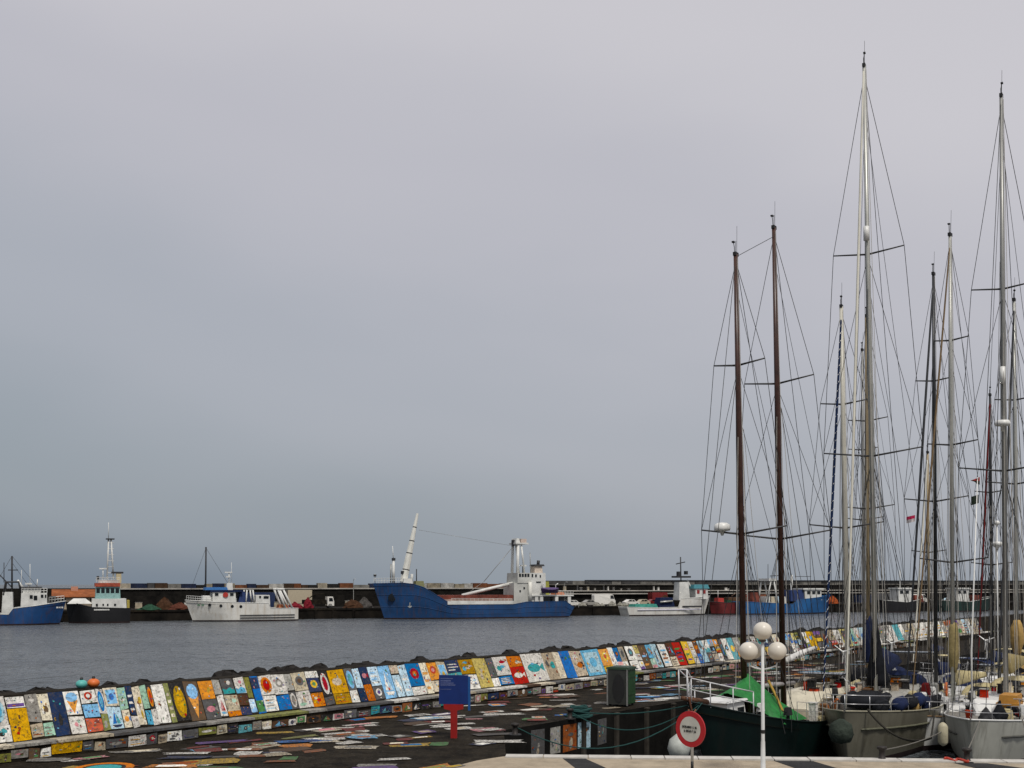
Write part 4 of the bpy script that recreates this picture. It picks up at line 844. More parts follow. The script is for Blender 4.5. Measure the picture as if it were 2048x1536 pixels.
# ------------------------------------------------------------------ yachts rafted behind
def yacht(label, px, Y, top, hullm, spar, spr, furl=None, cover=None, L=13, B=3.9, d=(.58, .815), r=.11, fm=1.25, collar=None, bimini=None, strp=None, backstay=True, furl_px=None, group=None, rake_px=0, gear=True, nwin=4, fr_=.06):
    d = Vector((d[0], d[1], 0)).normalized(); mp_ = on_Y(px, 1320, Y); a = L * .42; bow = mp_ - d * a; bow.z = 0
    b = Boat('sailing_yacht', label, 'sailing boat', bow, d, L, group); st = yacht_stations(L, B, fm * 1.4, fm, fm * 1.05, .8, .9, .68); std_hull(b, st, hullm, rail=random.choice([M_teak, M_white]))
    xm = L / 2 - a; zt = b.zat(top, xm)
    at = make_mast(b.root, xm, fm + .3, zt, r, spar, [(b.zat(y, xm), b.half(wpx, xm, 10)) for y, wpx in spr], B, B * .46, [(-L / 2 + .2, fm, None)] + ([(L / 2 - .3, fm * 1.4, None)] if not furl else []), gear=gear)
    if furl:
        a0 = Vector((L / 2 - .35, 0, fm * 1.4 + .2)); a1 = at(zt - .4); furled(b.root, a0, a1, fr_, furl, strp)
    coachroof(b.root, -L * .28, xm + L * .16, B * .31, fm + .05, .55, M_white, nwin); rails(b.root, st, .12, .84, 7)
    if cover: boom_cover(b.root, xm - .2, fm + 1.55, xm - L * .36, fm + 1.7, cover, spar, .26, .42)
    if collar:
        y0, y1, mt, r0 = collar; zc0, zc1 = b.zat(y0, xm), b.zat(y1, xm); rr = random.Random(int(px)); n = 9
        m = MB(); m.rings([[(xm - .08 + rad * w2 * math.cos(q), rad * .8 * w2 * math.sin(q), zc0 + (zc1 - zc0) * f) for q in [2 * math.pi * k / 12 for k in range(12)] for w2 in [rr.uniform(.88, 1.1)]] for f in [i / n for i in range(n + 1)] for rad in [.14 + r0 * (math.sin(math.pi * min(1, (1 - f) * .85 + .1)) ** 1.2)]])
        m.build('sail_bag', mt, b.root, True)
    dodger(b.root, -L * .30, B * .31, fm + .45, random.choice([M_navyc, M_blackc, M_creamc, M_navyc]), .8, 1.2)
    if bimini:
        m = MB(); x0 = -L * .46; m.rings([[(x, B * .34 * math.cos(q), fm + 1.75 + .35 * math.sin(q)) for q in [math.pi * k / 8 for k in range(9)]] for x in (x0, x0 + .8, x0 + 1.6)], closed=False, cap=False); bi = m.build('bimini', bimini, b.root, True)
        m = MB()
        for x in (x0 + .1, x0 + 1.5): m.tube([(x, s_ * B * .34, fm + (0 if i_ in (0, 3) else 1.8)) if i_ in (0, 1) else (x, -s_ * B * .34, fm + (0 if i_ == 3 else 1.8)) for s_ in (1,) for i_ in range(4)], .016, 5)
        m.build('bimini_frame', M_steel, bi)
    m = MB(); xw = -L * .40; m.tube([(xw, .42 * math.cos(q), fm + .75 + .42 * math.sin(q)) for q in [2 * math.pi * k / 16 for k in range(17)]], .018, 5); m.tube([(xw - .15, 0, fm - .02), (xw - .05, 0, fm + .75)], .07, 6)
    for k in range(3): q = math.pi * k / 3; m.tube([(xw, .42 * math.cos(q), fm + .75 + .42 * math.sin(q)), (xw, -.42 * math.cos(q), fm + .75 - .42 * math.sin(q))], .01, 4)
    m.build('steering_wheel', M_steel, b.root)
    return b, xm, at
M_nh = mat('navy_hull', (.012, .018, .045), .35, var=.3); M_ch = mat('cream_hull', (.55, .5, .4), .4, var=.2)
M_blc = mat('blue_sail_strip', (.006, .018, .06), .7, var=.3)
Q = 'yachts rafted along the painted pier'
y4, x4, at4 = yacht('white yacht with blue and white spiral furled headsail behind the schooner', 1697, 56, 612, M_white, M_palem, [(1056, 150), (808, 94)], M_blc, M_blackc, strp=M_white, r=.13, L=13.5, group=Q, d=(.50, .866))
y4.root.rotation_euler.x = R(.7)
y5, x5, at5 = yacht('yacht with tan mast and dark navy sail bag behind the tall olive grey yacht', 1737, 67, 632, M_ch, M_tanm, [(1018, 104), (842, 80)], None, M_navyc, r=.12, L=12, group=Q, collar=(1335, 1232, M_navyc, .26))
y6, x6, at6 = yacht('yacht with black mast and black furled headsail', 1872, 60, 548, M_nh, M_blackm, [(1003, 130), (762, 78)], M_blackm, M_navyc, r=.10, L=13, group=Q, bimini=M_navyc, d=(.62, .785))
y7, x7, at7 = yacht('yacht with slim white mast and tan sail bag beside the white yacht', 1906, 54, 470, M_white, M_alu, [(1125, 138), (890, 102), (681, 70)], mat('brown_furl', (.16, .11, .06), .7), M_creamc, fr_=.045, r=.10, L=14, group=Q, collar=(1345, 1245, M_khakic, .24), bimini=M_blackc, d=(.66, .75))
y9, x9, at9 = yacht('yacht with orange tan sail cover beyond the white hulled yacht', 2034, 60, 600, M_white, M_alu, [(968, 120), (800, 84)], M_blackm, M_tanc, r=.10, L=13, group=Q, collar=(1312, 1240, M_tanc, .34))
y10, x10, at10 = yacht('small yacht with dark mast and dark red furled sail', 1984, 70, 790, M_nh, M_blackm, [(1130, 84), (985, 66)], M_redc, M_navyc, r=.09, L=11, group=Q, bimini=M_creamc)
y11, x11, at11 = yacht('low white yacht with pale furled headsail near the pier end', 1858, 78, 905, M_white, M_tanm, [(1105, 70)], M_palem, M_navyc, r=.09, L=11, group=Q)
y12, x12, at12 = yacht('white yacht with cream sail cover rafted against the painted pier', 1728, 78, 700, M_white, M_alud, [(1040, 80), (900, 60)], None, M_creamc, r=.09, L=11, group=Q)
# radar pole on the slim-masted yacht
m = MB(); zz0, zz1 = y7.zat(1090, -5.8), y7.zat(1048, -5.8)
m.tube([(-5.9, 0, 1.2), (-5.9, 0, zz1)], .035, 8); m.lathe((-5.9, 0, zz0), [(.05, -.3), (.1, -.15), (.26, -.02), (.28, .1), (.22, .18), (.01, .2)], 14); m.lathe((-5.9, 0, zz1), [(.03, -.1), (.14, 0), (.16, .1), (.08, .18), (.01, .2)], 12); m.build('radar_pole', M_white, y7.root, True)
# white flag staff with two flags, red flag on the black-masted yacht
f0, f1 = on_Y(1943, 1300, 50), on_Y(1955, 958, 50); stf = thing('flag_staff', 'thin white flag staff rising between the yachts', 'flag staff', (f0.x, f0.y, f0.z - 3.6))
m = MB(); m.tube([(0, 0, .3), (0, 0, 3.6), (f1.x - f0.x, 0, f1.z - f0.z + 3.6)], [.05, .04, .022], 8); m.build('pole', M_white, stf, True)
m = MB(); m.lathe((f1.x - f0.x, 0, f1.z - f0.z + 3.6), [(.02, -.02), (.05, .03), (.01, .08)], 8); m.build('cap', M_white, stf); m = MB(); m.lathe((0, 0, 0), [(.14, 0), (.14, .3), (.06, .4)], 10); m.build('foot', M_steel, stf)
def flag(px, py, Y, w_, h_, mats, lb, tri=False):
    p = on_Y(px, py, Y); m = MB(); n = 8
    for k in range(len(mats)):
        vs = []
        for i in range(n + 1):
            f = i / n; hh = h_ * (1 - f if tri else 1); dy = .07 * math.sin(f * 7); lo, hi = k / len(mats), (k + 1) / len(mats)
            vs += [(-w_ * f, dy, -hh * lo - (h_ * .45 * f if tri else .1 * f)), (-w_ * f, dy + .004, -hh * hi - (h_ * .45 * f if tri else .1 * f))]
        m.add(vs, [(2 * i, 2 * i + 1, 2 * i + 3, 2 * i + 2) for i in range(n)], k)
    o = m.build('flag', mats, None, True); o.location = p; tag(o, lb, 'flag')
flag(1959.5, 954, 50, .42, .36, [mat('flag_red', (.35, .03, .03), .8), mat('flag_dark', (.02, .03, .02), .8)], 'small red and black pennant flying from the white flag staff', True)
flag(1957.5, 989, 50, .34, .40, [mat('flag_dark', (.02, .03, .02), .8)], 'small black flag below the pennant on the white flag staff')
fy = y6.wld((3, 0, 0)).y
flag(1830, 1030, fy, .45, .35, [mat('flag_pink', (.55, .03, .10), .8), mat('flag_white', (.6, .55, .55), .8)], 'small crimson flag on the rigging of the black-masted yacht')

# ------------------------------------------------------------------ gear lying on the yacht decks
def can(p, kc, where, ang):
    t = thing('jerry_can', kc + ' jerry can standing on the deck of ' + where, 'jerry can', p, ang, 'jerry cans on ' + where)
    m = MB(); m.box(-.16, .16, -.11, .11, 0, .38, 0, .02, .02); m.build('can_body', mat('can_' + kc, {'blue': (.02, .07, .3), 'yellow': (.6, .4, .04), 'red': (.4, .03, .02), 'white': (.6, .6, .56)}[kc], .5), t)
    m = MB(); m.tube([(-.1, 0, .36), (-.08, 0, .46), (.06, 0, .46), (.08, 0, .36)], .018, 5); m.tube([(.12, 0, .36), (.13, 0, .44)], .03, 6); m.build('handle', M_black, t)
def coil(p, where, mt, r=.22):
    m = MB(); m.tube([(r * (1 - .03 * i / 6) * math.cos(i * .6), r * (1 - .03 * i / 6) * math.sin(i * .6), .03 + .007 * i) for i in range(32)], .028, 5); o = m.build('rope_coil', mt); o.location = p
    tag(o, 'coil of rope lying on the deck of ' + where, 'rope', 'rope coils on ' + where)
def arch(b, x, hw, z0, h, wind=True, solar=True):
    m = MB()
    for dx in (0, .5): m.tube([(x + dx, -hw, z0), (x + dx * .6, -hw * .9, z0 + h * .8), (x + dx * .5, -hw * .7, z0 + h), (x + dx * .5, hw * .7, z0 + h), (x + dx * .6, hw * .9, z0 + h * .8), (x + dx, hw, z0)], .028, 6)
    m.build('stern_arch', M_steel, b.root, True)
    if solar: m = MB(); m.box(x - .25, x + .75, -hw * .8, hw * .8, z0 + h + .05, z0 + h + .09); m.build('solar_panel', M_glass, b.root)
    if wind:
        m = MB(); m.tube([(x, hw * .75, z0), (x, hw * .75, z0 + h + 1.1)], .03, 6); m.tube([(x - .35, hw * .75, z0 + h + 1.15), (x + .2, hw * .75, z0 + h + 1.15)], [.05, .1], 8)
        for k in range(3): a = 2 * math.pi * k / 3 + .4; m.tube([(x + .22, hw * .75, z0 + h + 1.15), (x + .22, hw * .75 + .55 * math.cos(a), z0 + h + 1.15 + .55 * math.sin(a))], [.045, .02], 4)
        m.add([(x - .35, hw * .75, z0 + h + 1.05), (x - .65, hw * .75, z0 + h + 1.0), (x - .65, hw * .75, z0 + h + 1.4), (x - .35, hw * .75, z0 + h + 1.25)], [(0, 1, 2, 3)]); m.build('wind_generator', M_white, b.root)
def deck_at(bt, x, inset, side=None):
    t = (x + bt.L / 2) / bt.L; p = sheer(bt.st, t, side if side else sg_); y = max(0.05, abs(p.y) - inset); return Vector((x, (side if side else sg_) * y, p.z - bt.dk))
rr = random.Random(77); M_dkg0 = mat('dark_grey_canvas', (.03, .03, .032), .8, var=.4)
FL = [(SCH, 'the green schooner', 1.25, 15.5, 4.3, 1.6), (OLV, 'the olive grey yacht', 1.85, 20, 5.3, 2.1), (WHT, 'the white hulled yacht', 1.7, 18, 5.0, 2.0), (y4, 'the yacht with the spiral furled sail', 1.25, 13.5, 3.9, 1.55),
      (y7, 'the slim masted yacht', 1.25, 14, 3.9, 1.55), (y6, 'the black masted yacht', 1.25, 13, 3.9, 1.55), (y9, 'the yacht with the orange tan cover', 1.25, 13, 3.9, 1.55)]
for bt, nm, zd, L, B, hy in FL:
    for i in range(6):
        x = rr.uniform(-.36, .22) * L; y = sg_ * hy * rr.uniform(.80, .95) if rr.random() < .75 else -sg_ * hy * .85
        can(bt.wld(deck_at(bt, x, .32) - Vector((0, 0, .02))), rr.choice(['blue', 'yellow', 'red', 'white', 'blue']), nm, bt.ang + rr.uniform(-.2, .2))
    for i in range(6):
        x = rr.uniform(-.38, .30) * L; y = sg_ * hy * rr.uniform(.55, .85) * (1 if x < .2 * L else .6)
        coil(bt.wld(deck_at(bt, x, .7) - Vector((0, 0, .01))), nm, rr.choice([M_rope, M_ropet, M_navyc]))
    bx = -L / 2 + .9; arch(bt, bx, B * .33, zd, 2.0, rr.random() < .7, True)
# a life ring and folded canvas on rails
for bt, nm, zd, L, B, hy in FL[:3]:
    m = MB(); c = deck_at(bt, -.2 * L, .12) + Vector((0, 0, .55 + bt.dk)); m.tube([(c.x + .34 * math.cos(q), c.y, c.z + .34 * math.sin(q)) for q in [2 * math.pi * k / 20 for k in range(21)]], .07, 8); o = m.build('life_ring', M_orange, None, True); o.location = bt.c; o.rotation_euler = (0, 0, bt.ang)
    tag(o, 'orange life ring hung on the rail of ' + nm, 'life ring')
    for i in range(4 if bt is SCH else 8):
        x = (-.34 + .075 * i) * L; dp = deck_at(bt, x, .3); m = MB(); n_ = 6
        m.rings([[(x + (k_ / n_ - .5) * rr.uniform(1.0, 1.3), dp.y + .2 * math.cos(q) * rr.uniform(.8, 1.1), dp.z + .30 + .34 * math.sin(q) * rr.uniform(.8, 1.1)) for q in [2 * math.pi * k / 8 for k in range(8)]] for k_ in range(n_ + 1)])
        kc, mt = rr.choice([('navy', M_navyc), ('black', M_blackc), ('cream', M_creamc), ('tan', M_tanc), ('white', M_white)])
        o = m.build('canvas_bundle', mt, None, True); o.location = bt.c; o.rotation_euler = (0, 0, bt.ang); tag(o, kc + ' canvas bundle lashed to the side rail of ' + nm, 'canvas', 'canvas bundles on ' + nm)

# dark heaps of sail and gear on the two near foredecks
for bt, nm, xs_, hy, zd in ((OLV, 'the olive grey yacht', [1.9, .8, -.4, -1.6, -2.8], 2.0, 1.8), (WHT, 'the white hulled yacht', [7.3, 6.4, 2.4, 1.2, .1], 1.3, 1.75)):
    for i, x in enumerate(xs_):
        m = MB(); r4 = random.Random(i + len(nm)); dp = deck_at(bt, x, .55); yy = dp.y; zd = dp.z; wd, h = r4.uniform(.9, 1.3), r4.uniform(.5, .85)
        m.rings([[(x + wd / 2 * (math.cos(f * 1.5) + .02) * math.cos(2 * math.pi * k / 12) * r4.uniform(.75, 1.2), yy + .34 * (math.cos(f * 1.5) + .02) * math.sin(2 * math.pi * k / 12) * r4.uniform(.75, 1.2), zd - .03 + h * f * r4.uniform(.85, 1.15)) for k in range(12)] for f in [j / 6 for j in range(7)]])
        kc, mt = r4.choice([('black', M_blackc), ('navy', M_navyc), ('dark grey', M_dkg0), ('black', M_blackc)]); o = m.build('sail_heap', mt, None, True); o.location = bt.c; o.rotation_euler = (0, 0, bt.ang)
        tag(o, kc + ' crumpled sail heap on the side deck of ' + nm, 'sail', 'sail heaps on ' + nm)
# two folding bicycles lashed to the white yacht's bow rail
for i, x in enumerate((5.2, 3.9)):
    dp = deck_at(WHT, x, .35); o = thing('bicycle', ('folding bicycle lashed beside the orange liferaft case' if i else 'folding bicycle lashed to the bow rail of the white hulled yacht'), 'bicycle', WHT.wld(dp), WHT.ang + .1); 
    for xx in (-.42, .42):
        m = MB(); m.tube([(xx + .27 * math.cos(q), 0, .28 + .27 * math.sin(q)) for q in [2 * math.pi * k / 18 for k in range(19)]], .022, 5)
        for k in range(4): q = math.pi * k / 4; m.tube([(xx + .26 * math.cos(q), 0, .28 + .26 * math.sin(q)), (xx - .26 * math.cos(q), 0, .28 - .26 * math.sin(q))], .006, 3)
        m.build('wheel', M_black, o)
    m = MB(); m.tube([(-.42, 0, .28), (0, 0, .26), (.32, 0, .62), (.42, 0, .28)], .022, 6); m.tube([(-.42, 0, .28), (-.12, 0, .6), (.32, 0, .62)], .02, 6); m.tube([(0, 0, .26), (-.16, 0, .85)], .02, 6); m.build('frame', M_alud, o)
    m = MB(); m.tube([(.32, 0, .6), (.30, 0, .98)], .018, 6); m.tube([(.28, -.25, .98), (.28, .25, .98)], .018, 6); m.build('handlebar', M_steel, o); m = MB(); m.box(-.28, -.05, -.06, .06, .85, .9, 0, .03, .02); m.build('saddle', M_black, o)

# crates, buckets and folded gear on the cabin tops
CAB = [(SCH, 'the green schooner', xd0, xd1, 1.25, 2.65, 16), (OLV, 'the olive grey yacht', -3.8, 4.5, 1.5, 2.6, 20), (WHT, 'the white hulled yacht', -4, 2.5, 1.5, 2.4, 12)]
for bt, nm, x0, x1, hw, z, n in CAB:
    for i in range(n):
        x = rr.uniform(x0 + .3, x1 - 1.2); y = rr.uniform(-.7, .7) * hw; kc = rr.choice(['white', 'black', 'navy', 'grey', 'orange', 'black', 'brown', 'cream', 'red']); w2, d2, h2 = rr.uniform(.2, .6), rr.uniform(.15, .4), rr.uniform(.15, .55)
        c = thing('deck_crate', kc + ' crate lashed on the cabin top of ' + nm, 'crate', bt.wld((x, y, z - .03)), bt.ang + rr.uniform(-.4, .4), 'crates on the cabin top of ' + nm)
        m = MB(); m.box(-w2 / 2, w2 / 2, -d2 / 2, d2 / 2, 0, h2, 0, .02, .02); m.build('box_body', paint(kc), c); m = MB(); m.box(-w2 / 2 - .02, w2 / 2 + .02, -d2 / 2 - .02, d2 / 2 + .02, h2, h2 + .04); m.build('lid', paint(rr.choice(['black', 'grey', kc])), c)

# outboard motors, buckets and sun-bleached cushions crowding the near decks
for bt, nm, n in ((SCH, 'the green schooner', 12), (OLV, 'the olive grey yacht', 16), (WHT, 'the white hulled yacht', 14), (y7, 'the slim masted yacht', 10), (y9, 'the yacht with the orange tan cover', 8)):
    for i in range(n):
        x = rr.uniform(-.36, .30) * bt.L; p = deck_at(bt, x, rr.uniform(.35, 1.0), rr.choice([sg_, sg_, sg_, -sg_])); k = i % 3
        if k == 0:
            kc = rr.choice(['black', 'blue', 'red', 'white', 'grey']); o = thing('bucket', kc + ' bucket standing on the deck of ' + nm, 'bucket', bt.wld(p), 0, 'buckets on ' + nm)
            m = MB(); m.lathe((0, 0, 0), [(.12, 0), (.17, .34), (.18, .35), (.15, .345), (.11, .03)], 12); m.build('pail', paint(kc), o, True); m = MB(); m.tube([(.17 * math.cos(q), .02, .34 + .16 * math.sin(q)) for q in [math.pi * j / 8 for j in range(9)]], .012, 4); m.build('handle', M_wire, o)
        elif k == 1:
            kc = rr.choice(['navy', 'cream', 'rust', 'grey', 'white']); m = MB(); m.rings([[(x_ * .45, -.25 * f_, 0), (x_ * .45, .25 * f_, 0), (x_ * .45, .28 * f_, .08), (x_ * .45, .2 * f_, .16), (x_ * .45, -.2 * f_, .16), (x_ * .45, -.28 * f_, .08)] for x_, f_ in ((-1, .7), (-.9, 1), (.9, 1), (1, .7))]); o = m.build('cushion', mat('cloth_' + kc, tuple(c * .8 for c in PAL[kc]), .85, var=.2, bump=.4, bscale=5)); o.location = bt.wld(p); o.rotation_euler = (rr.uniform(-.1, .9), 0, bt.ang + rr.uniform(-.5, .5)); tag(o, kc + ' cushion left on the deck of ' + nm, 'cushion', 'cushions on ' + nm)
        else:
            o = thing('outboard_motor', 'outboard motor clamped at the rail of ' + nm, 'outboard motor', bt.wld(p), bt.ang + rr.uniform(-.3, .3), 'outboard motors on ' + nm)
            m = MB(); m.box(-.16, .2, -.13, .13, .62, .95, 0, .05, .03); m.build('cowl', rr.choice([M_black, M_white, M_dkg0]), o); m = MB(); m.box(-.06, .08, -.05, .05, 0, .62); m.box(-.1, .2, -.015, .015, .0, .12); m.build('leg', M_dkg0, o)
            m = MB(); m.tube([(.15, 0, .75), (.55, 0, .85)], .025, 5); m.build('tiller', M_black, o)

# ------------------------------------------------------------------ far side of the harbour: quay, breakwater
K0 = on_z(0, 1246, 0); K1 = on_z(2048, 1220, 0); KU = (K1 - K0).normalized(); KN = Vector((-KU.y, KU.x, 0)); KA = math.atan2(KU.y, KU.x)
def kq(s, q, z): p = K0 + KU * s + KN * q; return Vector((p.x, p.y, z))
def ks(px, py=1200, q=0): return (on_plane(px, py, kq(0, q, 0), KU) - K0).dot(KU)
def kz(px, py, q=0): return on_plane(px, py, kq(0, q, 0), KU).z
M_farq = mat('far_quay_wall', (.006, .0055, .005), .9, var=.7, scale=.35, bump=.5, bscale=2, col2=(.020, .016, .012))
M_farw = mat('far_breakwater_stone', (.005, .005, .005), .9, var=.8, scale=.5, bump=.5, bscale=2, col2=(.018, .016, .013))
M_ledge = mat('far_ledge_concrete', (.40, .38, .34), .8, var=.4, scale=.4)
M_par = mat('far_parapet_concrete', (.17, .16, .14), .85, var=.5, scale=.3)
QH = 2.3; SB, SE = -60, ks(2048) + 120
q = thing('far_quay', 'dark stone quay across the harbour where the ships lie', 'quay', kq(0, 0, 0), KA)
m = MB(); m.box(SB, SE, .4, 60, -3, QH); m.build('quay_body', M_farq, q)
x = SB; rr = random.Random(1)
while x < SE:
    ln = rr.uniform(4, 7); m = MB(); m.box(x, x + ln - .12, .2 + rr.uniform(-.1, .1), .9, QH - .35, QH + .06 + rr.uniform(-.03, .03)); m.build('coping_block', M_farw if rr.random() < .6 else M_dkconc, q); x += ln
for i in range(90):
    x = rr.uniform(SB, SE - 40)
    m = MB(); m.box(x, x + rr.uniform(.3, .6), .05, .395, .2, QH - .4 + rr.uniform(-.3, .2)); m.build('timber_fender', M_farq, q)
bw = thing('breakwater', 'long two-tier dark stone breakwater wall behind the far quay', 'breakwater', kq(0, 24, 0), KA)
sx = lambda px, py=1175: ks(px, py, 24)
zl1, zl2 = kz(1250, 1188, 23), kz(1250, 1182.5, 23); zp0, zt_ = kz(1250, 1170, 24), kz(1250, 1161.5, 24)
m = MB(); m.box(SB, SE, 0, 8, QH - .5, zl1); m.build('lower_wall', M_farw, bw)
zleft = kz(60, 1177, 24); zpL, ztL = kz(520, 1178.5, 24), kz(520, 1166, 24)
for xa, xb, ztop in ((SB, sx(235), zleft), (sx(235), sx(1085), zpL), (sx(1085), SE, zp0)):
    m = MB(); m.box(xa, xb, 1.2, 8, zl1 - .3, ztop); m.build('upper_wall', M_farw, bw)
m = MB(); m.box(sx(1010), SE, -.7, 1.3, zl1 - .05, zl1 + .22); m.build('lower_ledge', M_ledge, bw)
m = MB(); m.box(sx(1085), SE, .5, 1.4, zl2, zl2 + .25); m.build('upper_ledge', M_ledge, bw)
m = MB(); m.box(sx(235), sx(1085), .9, 3.6, zpL, zpL + .28); m.build('parapet_base', M_ledge, bw)
m = MB(); m.box(sx(1085) + .01, SE, .9, 3.6, zp0, zp0 + .18); m.build('parapet_base', M_par, bw)
x = sx(235); rr = random.Random(17)
while x < SE - 30:
    left = x < sx(1080); ln = rr.uniform(1.6, 4.2) if left else rr.uniform(3, 6)
    kc = rr.choice(['beige', 'cream', 'grey', 'white', 'cream', 'brown', 'dgrey', 'beige', 'navy', 'rust', 'black']) if left else rr.choice(['grey', 'dgrey', 'dgrey'])
    z0_, z1_ = (zpL + .281, ztL + rr.choice([-.45, -.2, -.1, 0])) if left else (zp0 + .181, zt_)
    m = MB(); m.box(x + .06, x + ln - .06, 1.1 + rr.uniform(0, .25), 3.0, z0_, z1_)
    m.build('parapet_block', mat('farpar_' + kc, tuple(c * .6 for c in PAL[kc]), .85, var=.6, scale=.7, wear=.7), bw); x += ln
m = MB(); m.box(sx(1180), SE, 1.0, 3.3, zt_ + .02, zt_ + .22); m.build('parapet_cap', M_farw, bw)
for i in range(46):         # tubs, drums and bollards standing on the upper ledge
    hi_ = i % 2; px = rr.choice([rr.uniform(1110, 1420), rr.uniform(1420, 2040)]) if hi_ else rr.uniform(265, 740); x = sx(px); h = rr.uniform(.3, 1.3); wd = rr.uniform(.3, .9); kc = rr.choice(['grey', 'beige', 'white', 'dgrey'])
    nmc = 'dark grey' if kc == 'dgrey' else kc
    o = thing('store_box', nmc + (' lidded box on the upper ledge of the far breakwater' if hi_ else ' lidded box on the far quay against the breakwater wall'), 'box', kq(x, 24.95, zl2 + .25) if hi_ else kq(x, 23.2 - rr.uniform(0, 12), QH), KA, ('boxes on the breakwater ledge ' if hi_ else 'boxes on the far quay ') + kc)
    if not hi_: h *= 1.5; wd *= 2
    m = MB(); m.box(-wd / 2, wd / 2, -.3, .3, 0, h, 0, .05, .05); m.build('case', mat('far_' + kc, tuple(c * .9 for c in PAL[kc]), .85, var=.5, scale=.7, wear=.5), o)
    m = MB(); m.box(-wd / 2 - .03, wd / 2 + .03, -.33, .33, h, h + .06); m.build('lid', M_ledge, o)
# lamp posts on the breakwater
for px, y0, wh in ((1126, 1166, 'near the stern of the blue cargo ship'), (705, 1160, 'ahead of the blue cargo ship bow'), (1480, 1150, 'behind the red lorry'), (1990, 1150, 'beyond the dark fishing boats')):
    p = thing('lamp_post', 'thin grey lamp post on the far quay ' + wh, 'lamp post', kq(sx(px), 23.0, QH), KA); h = kz(px, y0, 23) - QH
    m = MB(); m.tube([(0, 0, 0), (0, 0, h), (0, -.4, h + .25), (0, -1.0, h + .3)], [.09, .06, .05, .04], 6); m.build('pole', M_alu, p); m = MB(); m.box(-.12, .12, -1.5, -.9, h + .24, h + .34); m.build('lantern', M_white, p)
# orange-roofed shed at the left
def fbox(name, x0, y0, x1, y1, qn, dp, parent, mt, z0=None, off=Vector((0, 0, 0)), tx=0, ty=0):
    a, c = ks(x0, y1, qn), ks(x1, y1, qn); zt2 = kz((x0 + x1) / 2, y0, qn); zb2 = kz((x0 + x1) / 2, y1, qn) if z0 is None else z0
    m = MB(); m.box(a - off.x, c - off.x, qn - off.y, qn + dp - off.y, zb2, zt2, 0, tx, ty); return m.build(name, mt, parent)
o_ = Vector((ks(150), 15, 0)); shed = thing('shed', 'long shed with orange red roof behind the moored tug', 'shed', kq(o_.x, o_.y, 0), KA)
M_or = mat('orange_roof', (.27, .085, .028), .7, var=.5, scale=.6, wear=.4)
fbox('wall', 105, 1194, 190, 1215, 15, 8, shed, mat('shed_wall', (.36, .30, .22), .8, var=.4, scale=.5), QH, o_)
a, c = ks(103, 1195, 15) - o_.x, ks(192, 1195, 15) - o_.x; za, zb3 = kz(150, 1194.5, 15), kz(150, 1180, 19)
m = MB(); m.rings([[(x, -.5, za), (x, -.5, za + .15), (x, 4, zb3 + .15), (x, 8.5, za + .15), (x, 8.5, za), (x, 4, zb3)] for x in (a, c)]); rf = m.build('roof', M_or, shed)
fbox('roof_vent', 142, 1173, 156, 1183, 18, 2, rf, mat('salmon_vent', (.5, .25, .17), .7), None, o_)
for px in (112, 124, 168, 180): fbox('window', px, 1197, px + 7, 1203, 14.95, .1, shed, M_glass, None, o_)

# vehicles on the far quay
def car(px, py, qn, ln, ht, mt, lb, nm='parked_car', cat='car', van=False, g='vehicles on the far quay', flip_=False):
    s = ks(px, py, qn); c = thing(nm, lb, cat, kq(s, qn, QH), KA + (math.pi if flip_ else 0), g); wd = 1.75; m = MB()
    if van: prof = [(-.5, .12), (.5, .12), (.5, .42), (.46, .52), (.40, .95), (.30, 1), (-.48, 1), (-.5, .9)]
    else: prof = [(-.5, .16), (.5, .16), (.5, .42), (.46, .55), (.27, .62), (.12, .97), (-.22, 1), (-.42, .66), (-.5, .6)]
    m.rings([[(a_ * ln, y * (1 if z_ < .7 else .86), z_ * ht) for a_, z_ in prof] for y in (-wd / 2, wd / 2)]); m.build('body', mt, c)
    for sd_ in (-1, 1):
        y = sd_ * (wd / 2 * .93 + .03)
        wins = [((-.02, .66), (.20, .66), (.10, .9), (-.02, .92)), ((-.32, .68), (-.05, .66), (-.05, .92), (-.2, .93))] if not van else [((.26, .6), (.44, .6), (.38, .9), (.26, .9))]
        for wn in wins: m = MB(); m.add([(a_ * ln, y + sd_ * .05, z_ * ht) for a_, z_ in wn], [(0, 1, 2, 3)[::-sd_]]); m.build('window', M_glass, c)
        for xw in (-.31, .31):
            m = MB(); m.rings([[(xw * ln + .32 * math.cos(2 * math.pi * k / 12), sd_ * (wd / 2 - .1) + dy, .32 + .32 * math.sin(2 * math.pi * k / 12)) for k in range(12)] for dy in (-.1, .12)]); m.build('wheel', M_black, c)
    return c
P2 = lambda k: mat('carpaint_' + k, PAL[k], .3, var=.1)
car(1146, 1205, 4, 4.2, 1.5, P2('white'), 'white parked car beside the stern of the blue cargo ship')
car(1180, 1206, 6, 4.2, 1.5, P2('grey'), 'grey parked car between white cars on the far quay')
car(1262, 1206, 5, 4.3, 1.55, P2('white'), 'white parked car right of the white box van')
car(1284, 1204, 8, 4.1, 1.5, P2('beige'), 'beige parked car furthest along the row by the box van', flip_=True)
car(1308, 1206, 9, 4.0, 1.5, P2('dred'), 'dark red parked car near the white fishing boat')
car(1207, 1204, 6, 6.0, 2.9, P2('white'), 'white box van parked on the far quay', 'box_van', 'van', True)
car(1835, 1200, 5, 5.5, 2.6, P2('white'), 'white van behind the dark fishing boats', 'delivery_van', 'van', True)
car(1900, 1203, 6, 4.2, 1.5, P2('pale'), 'pale blue parked car behind the dark fishing boats')
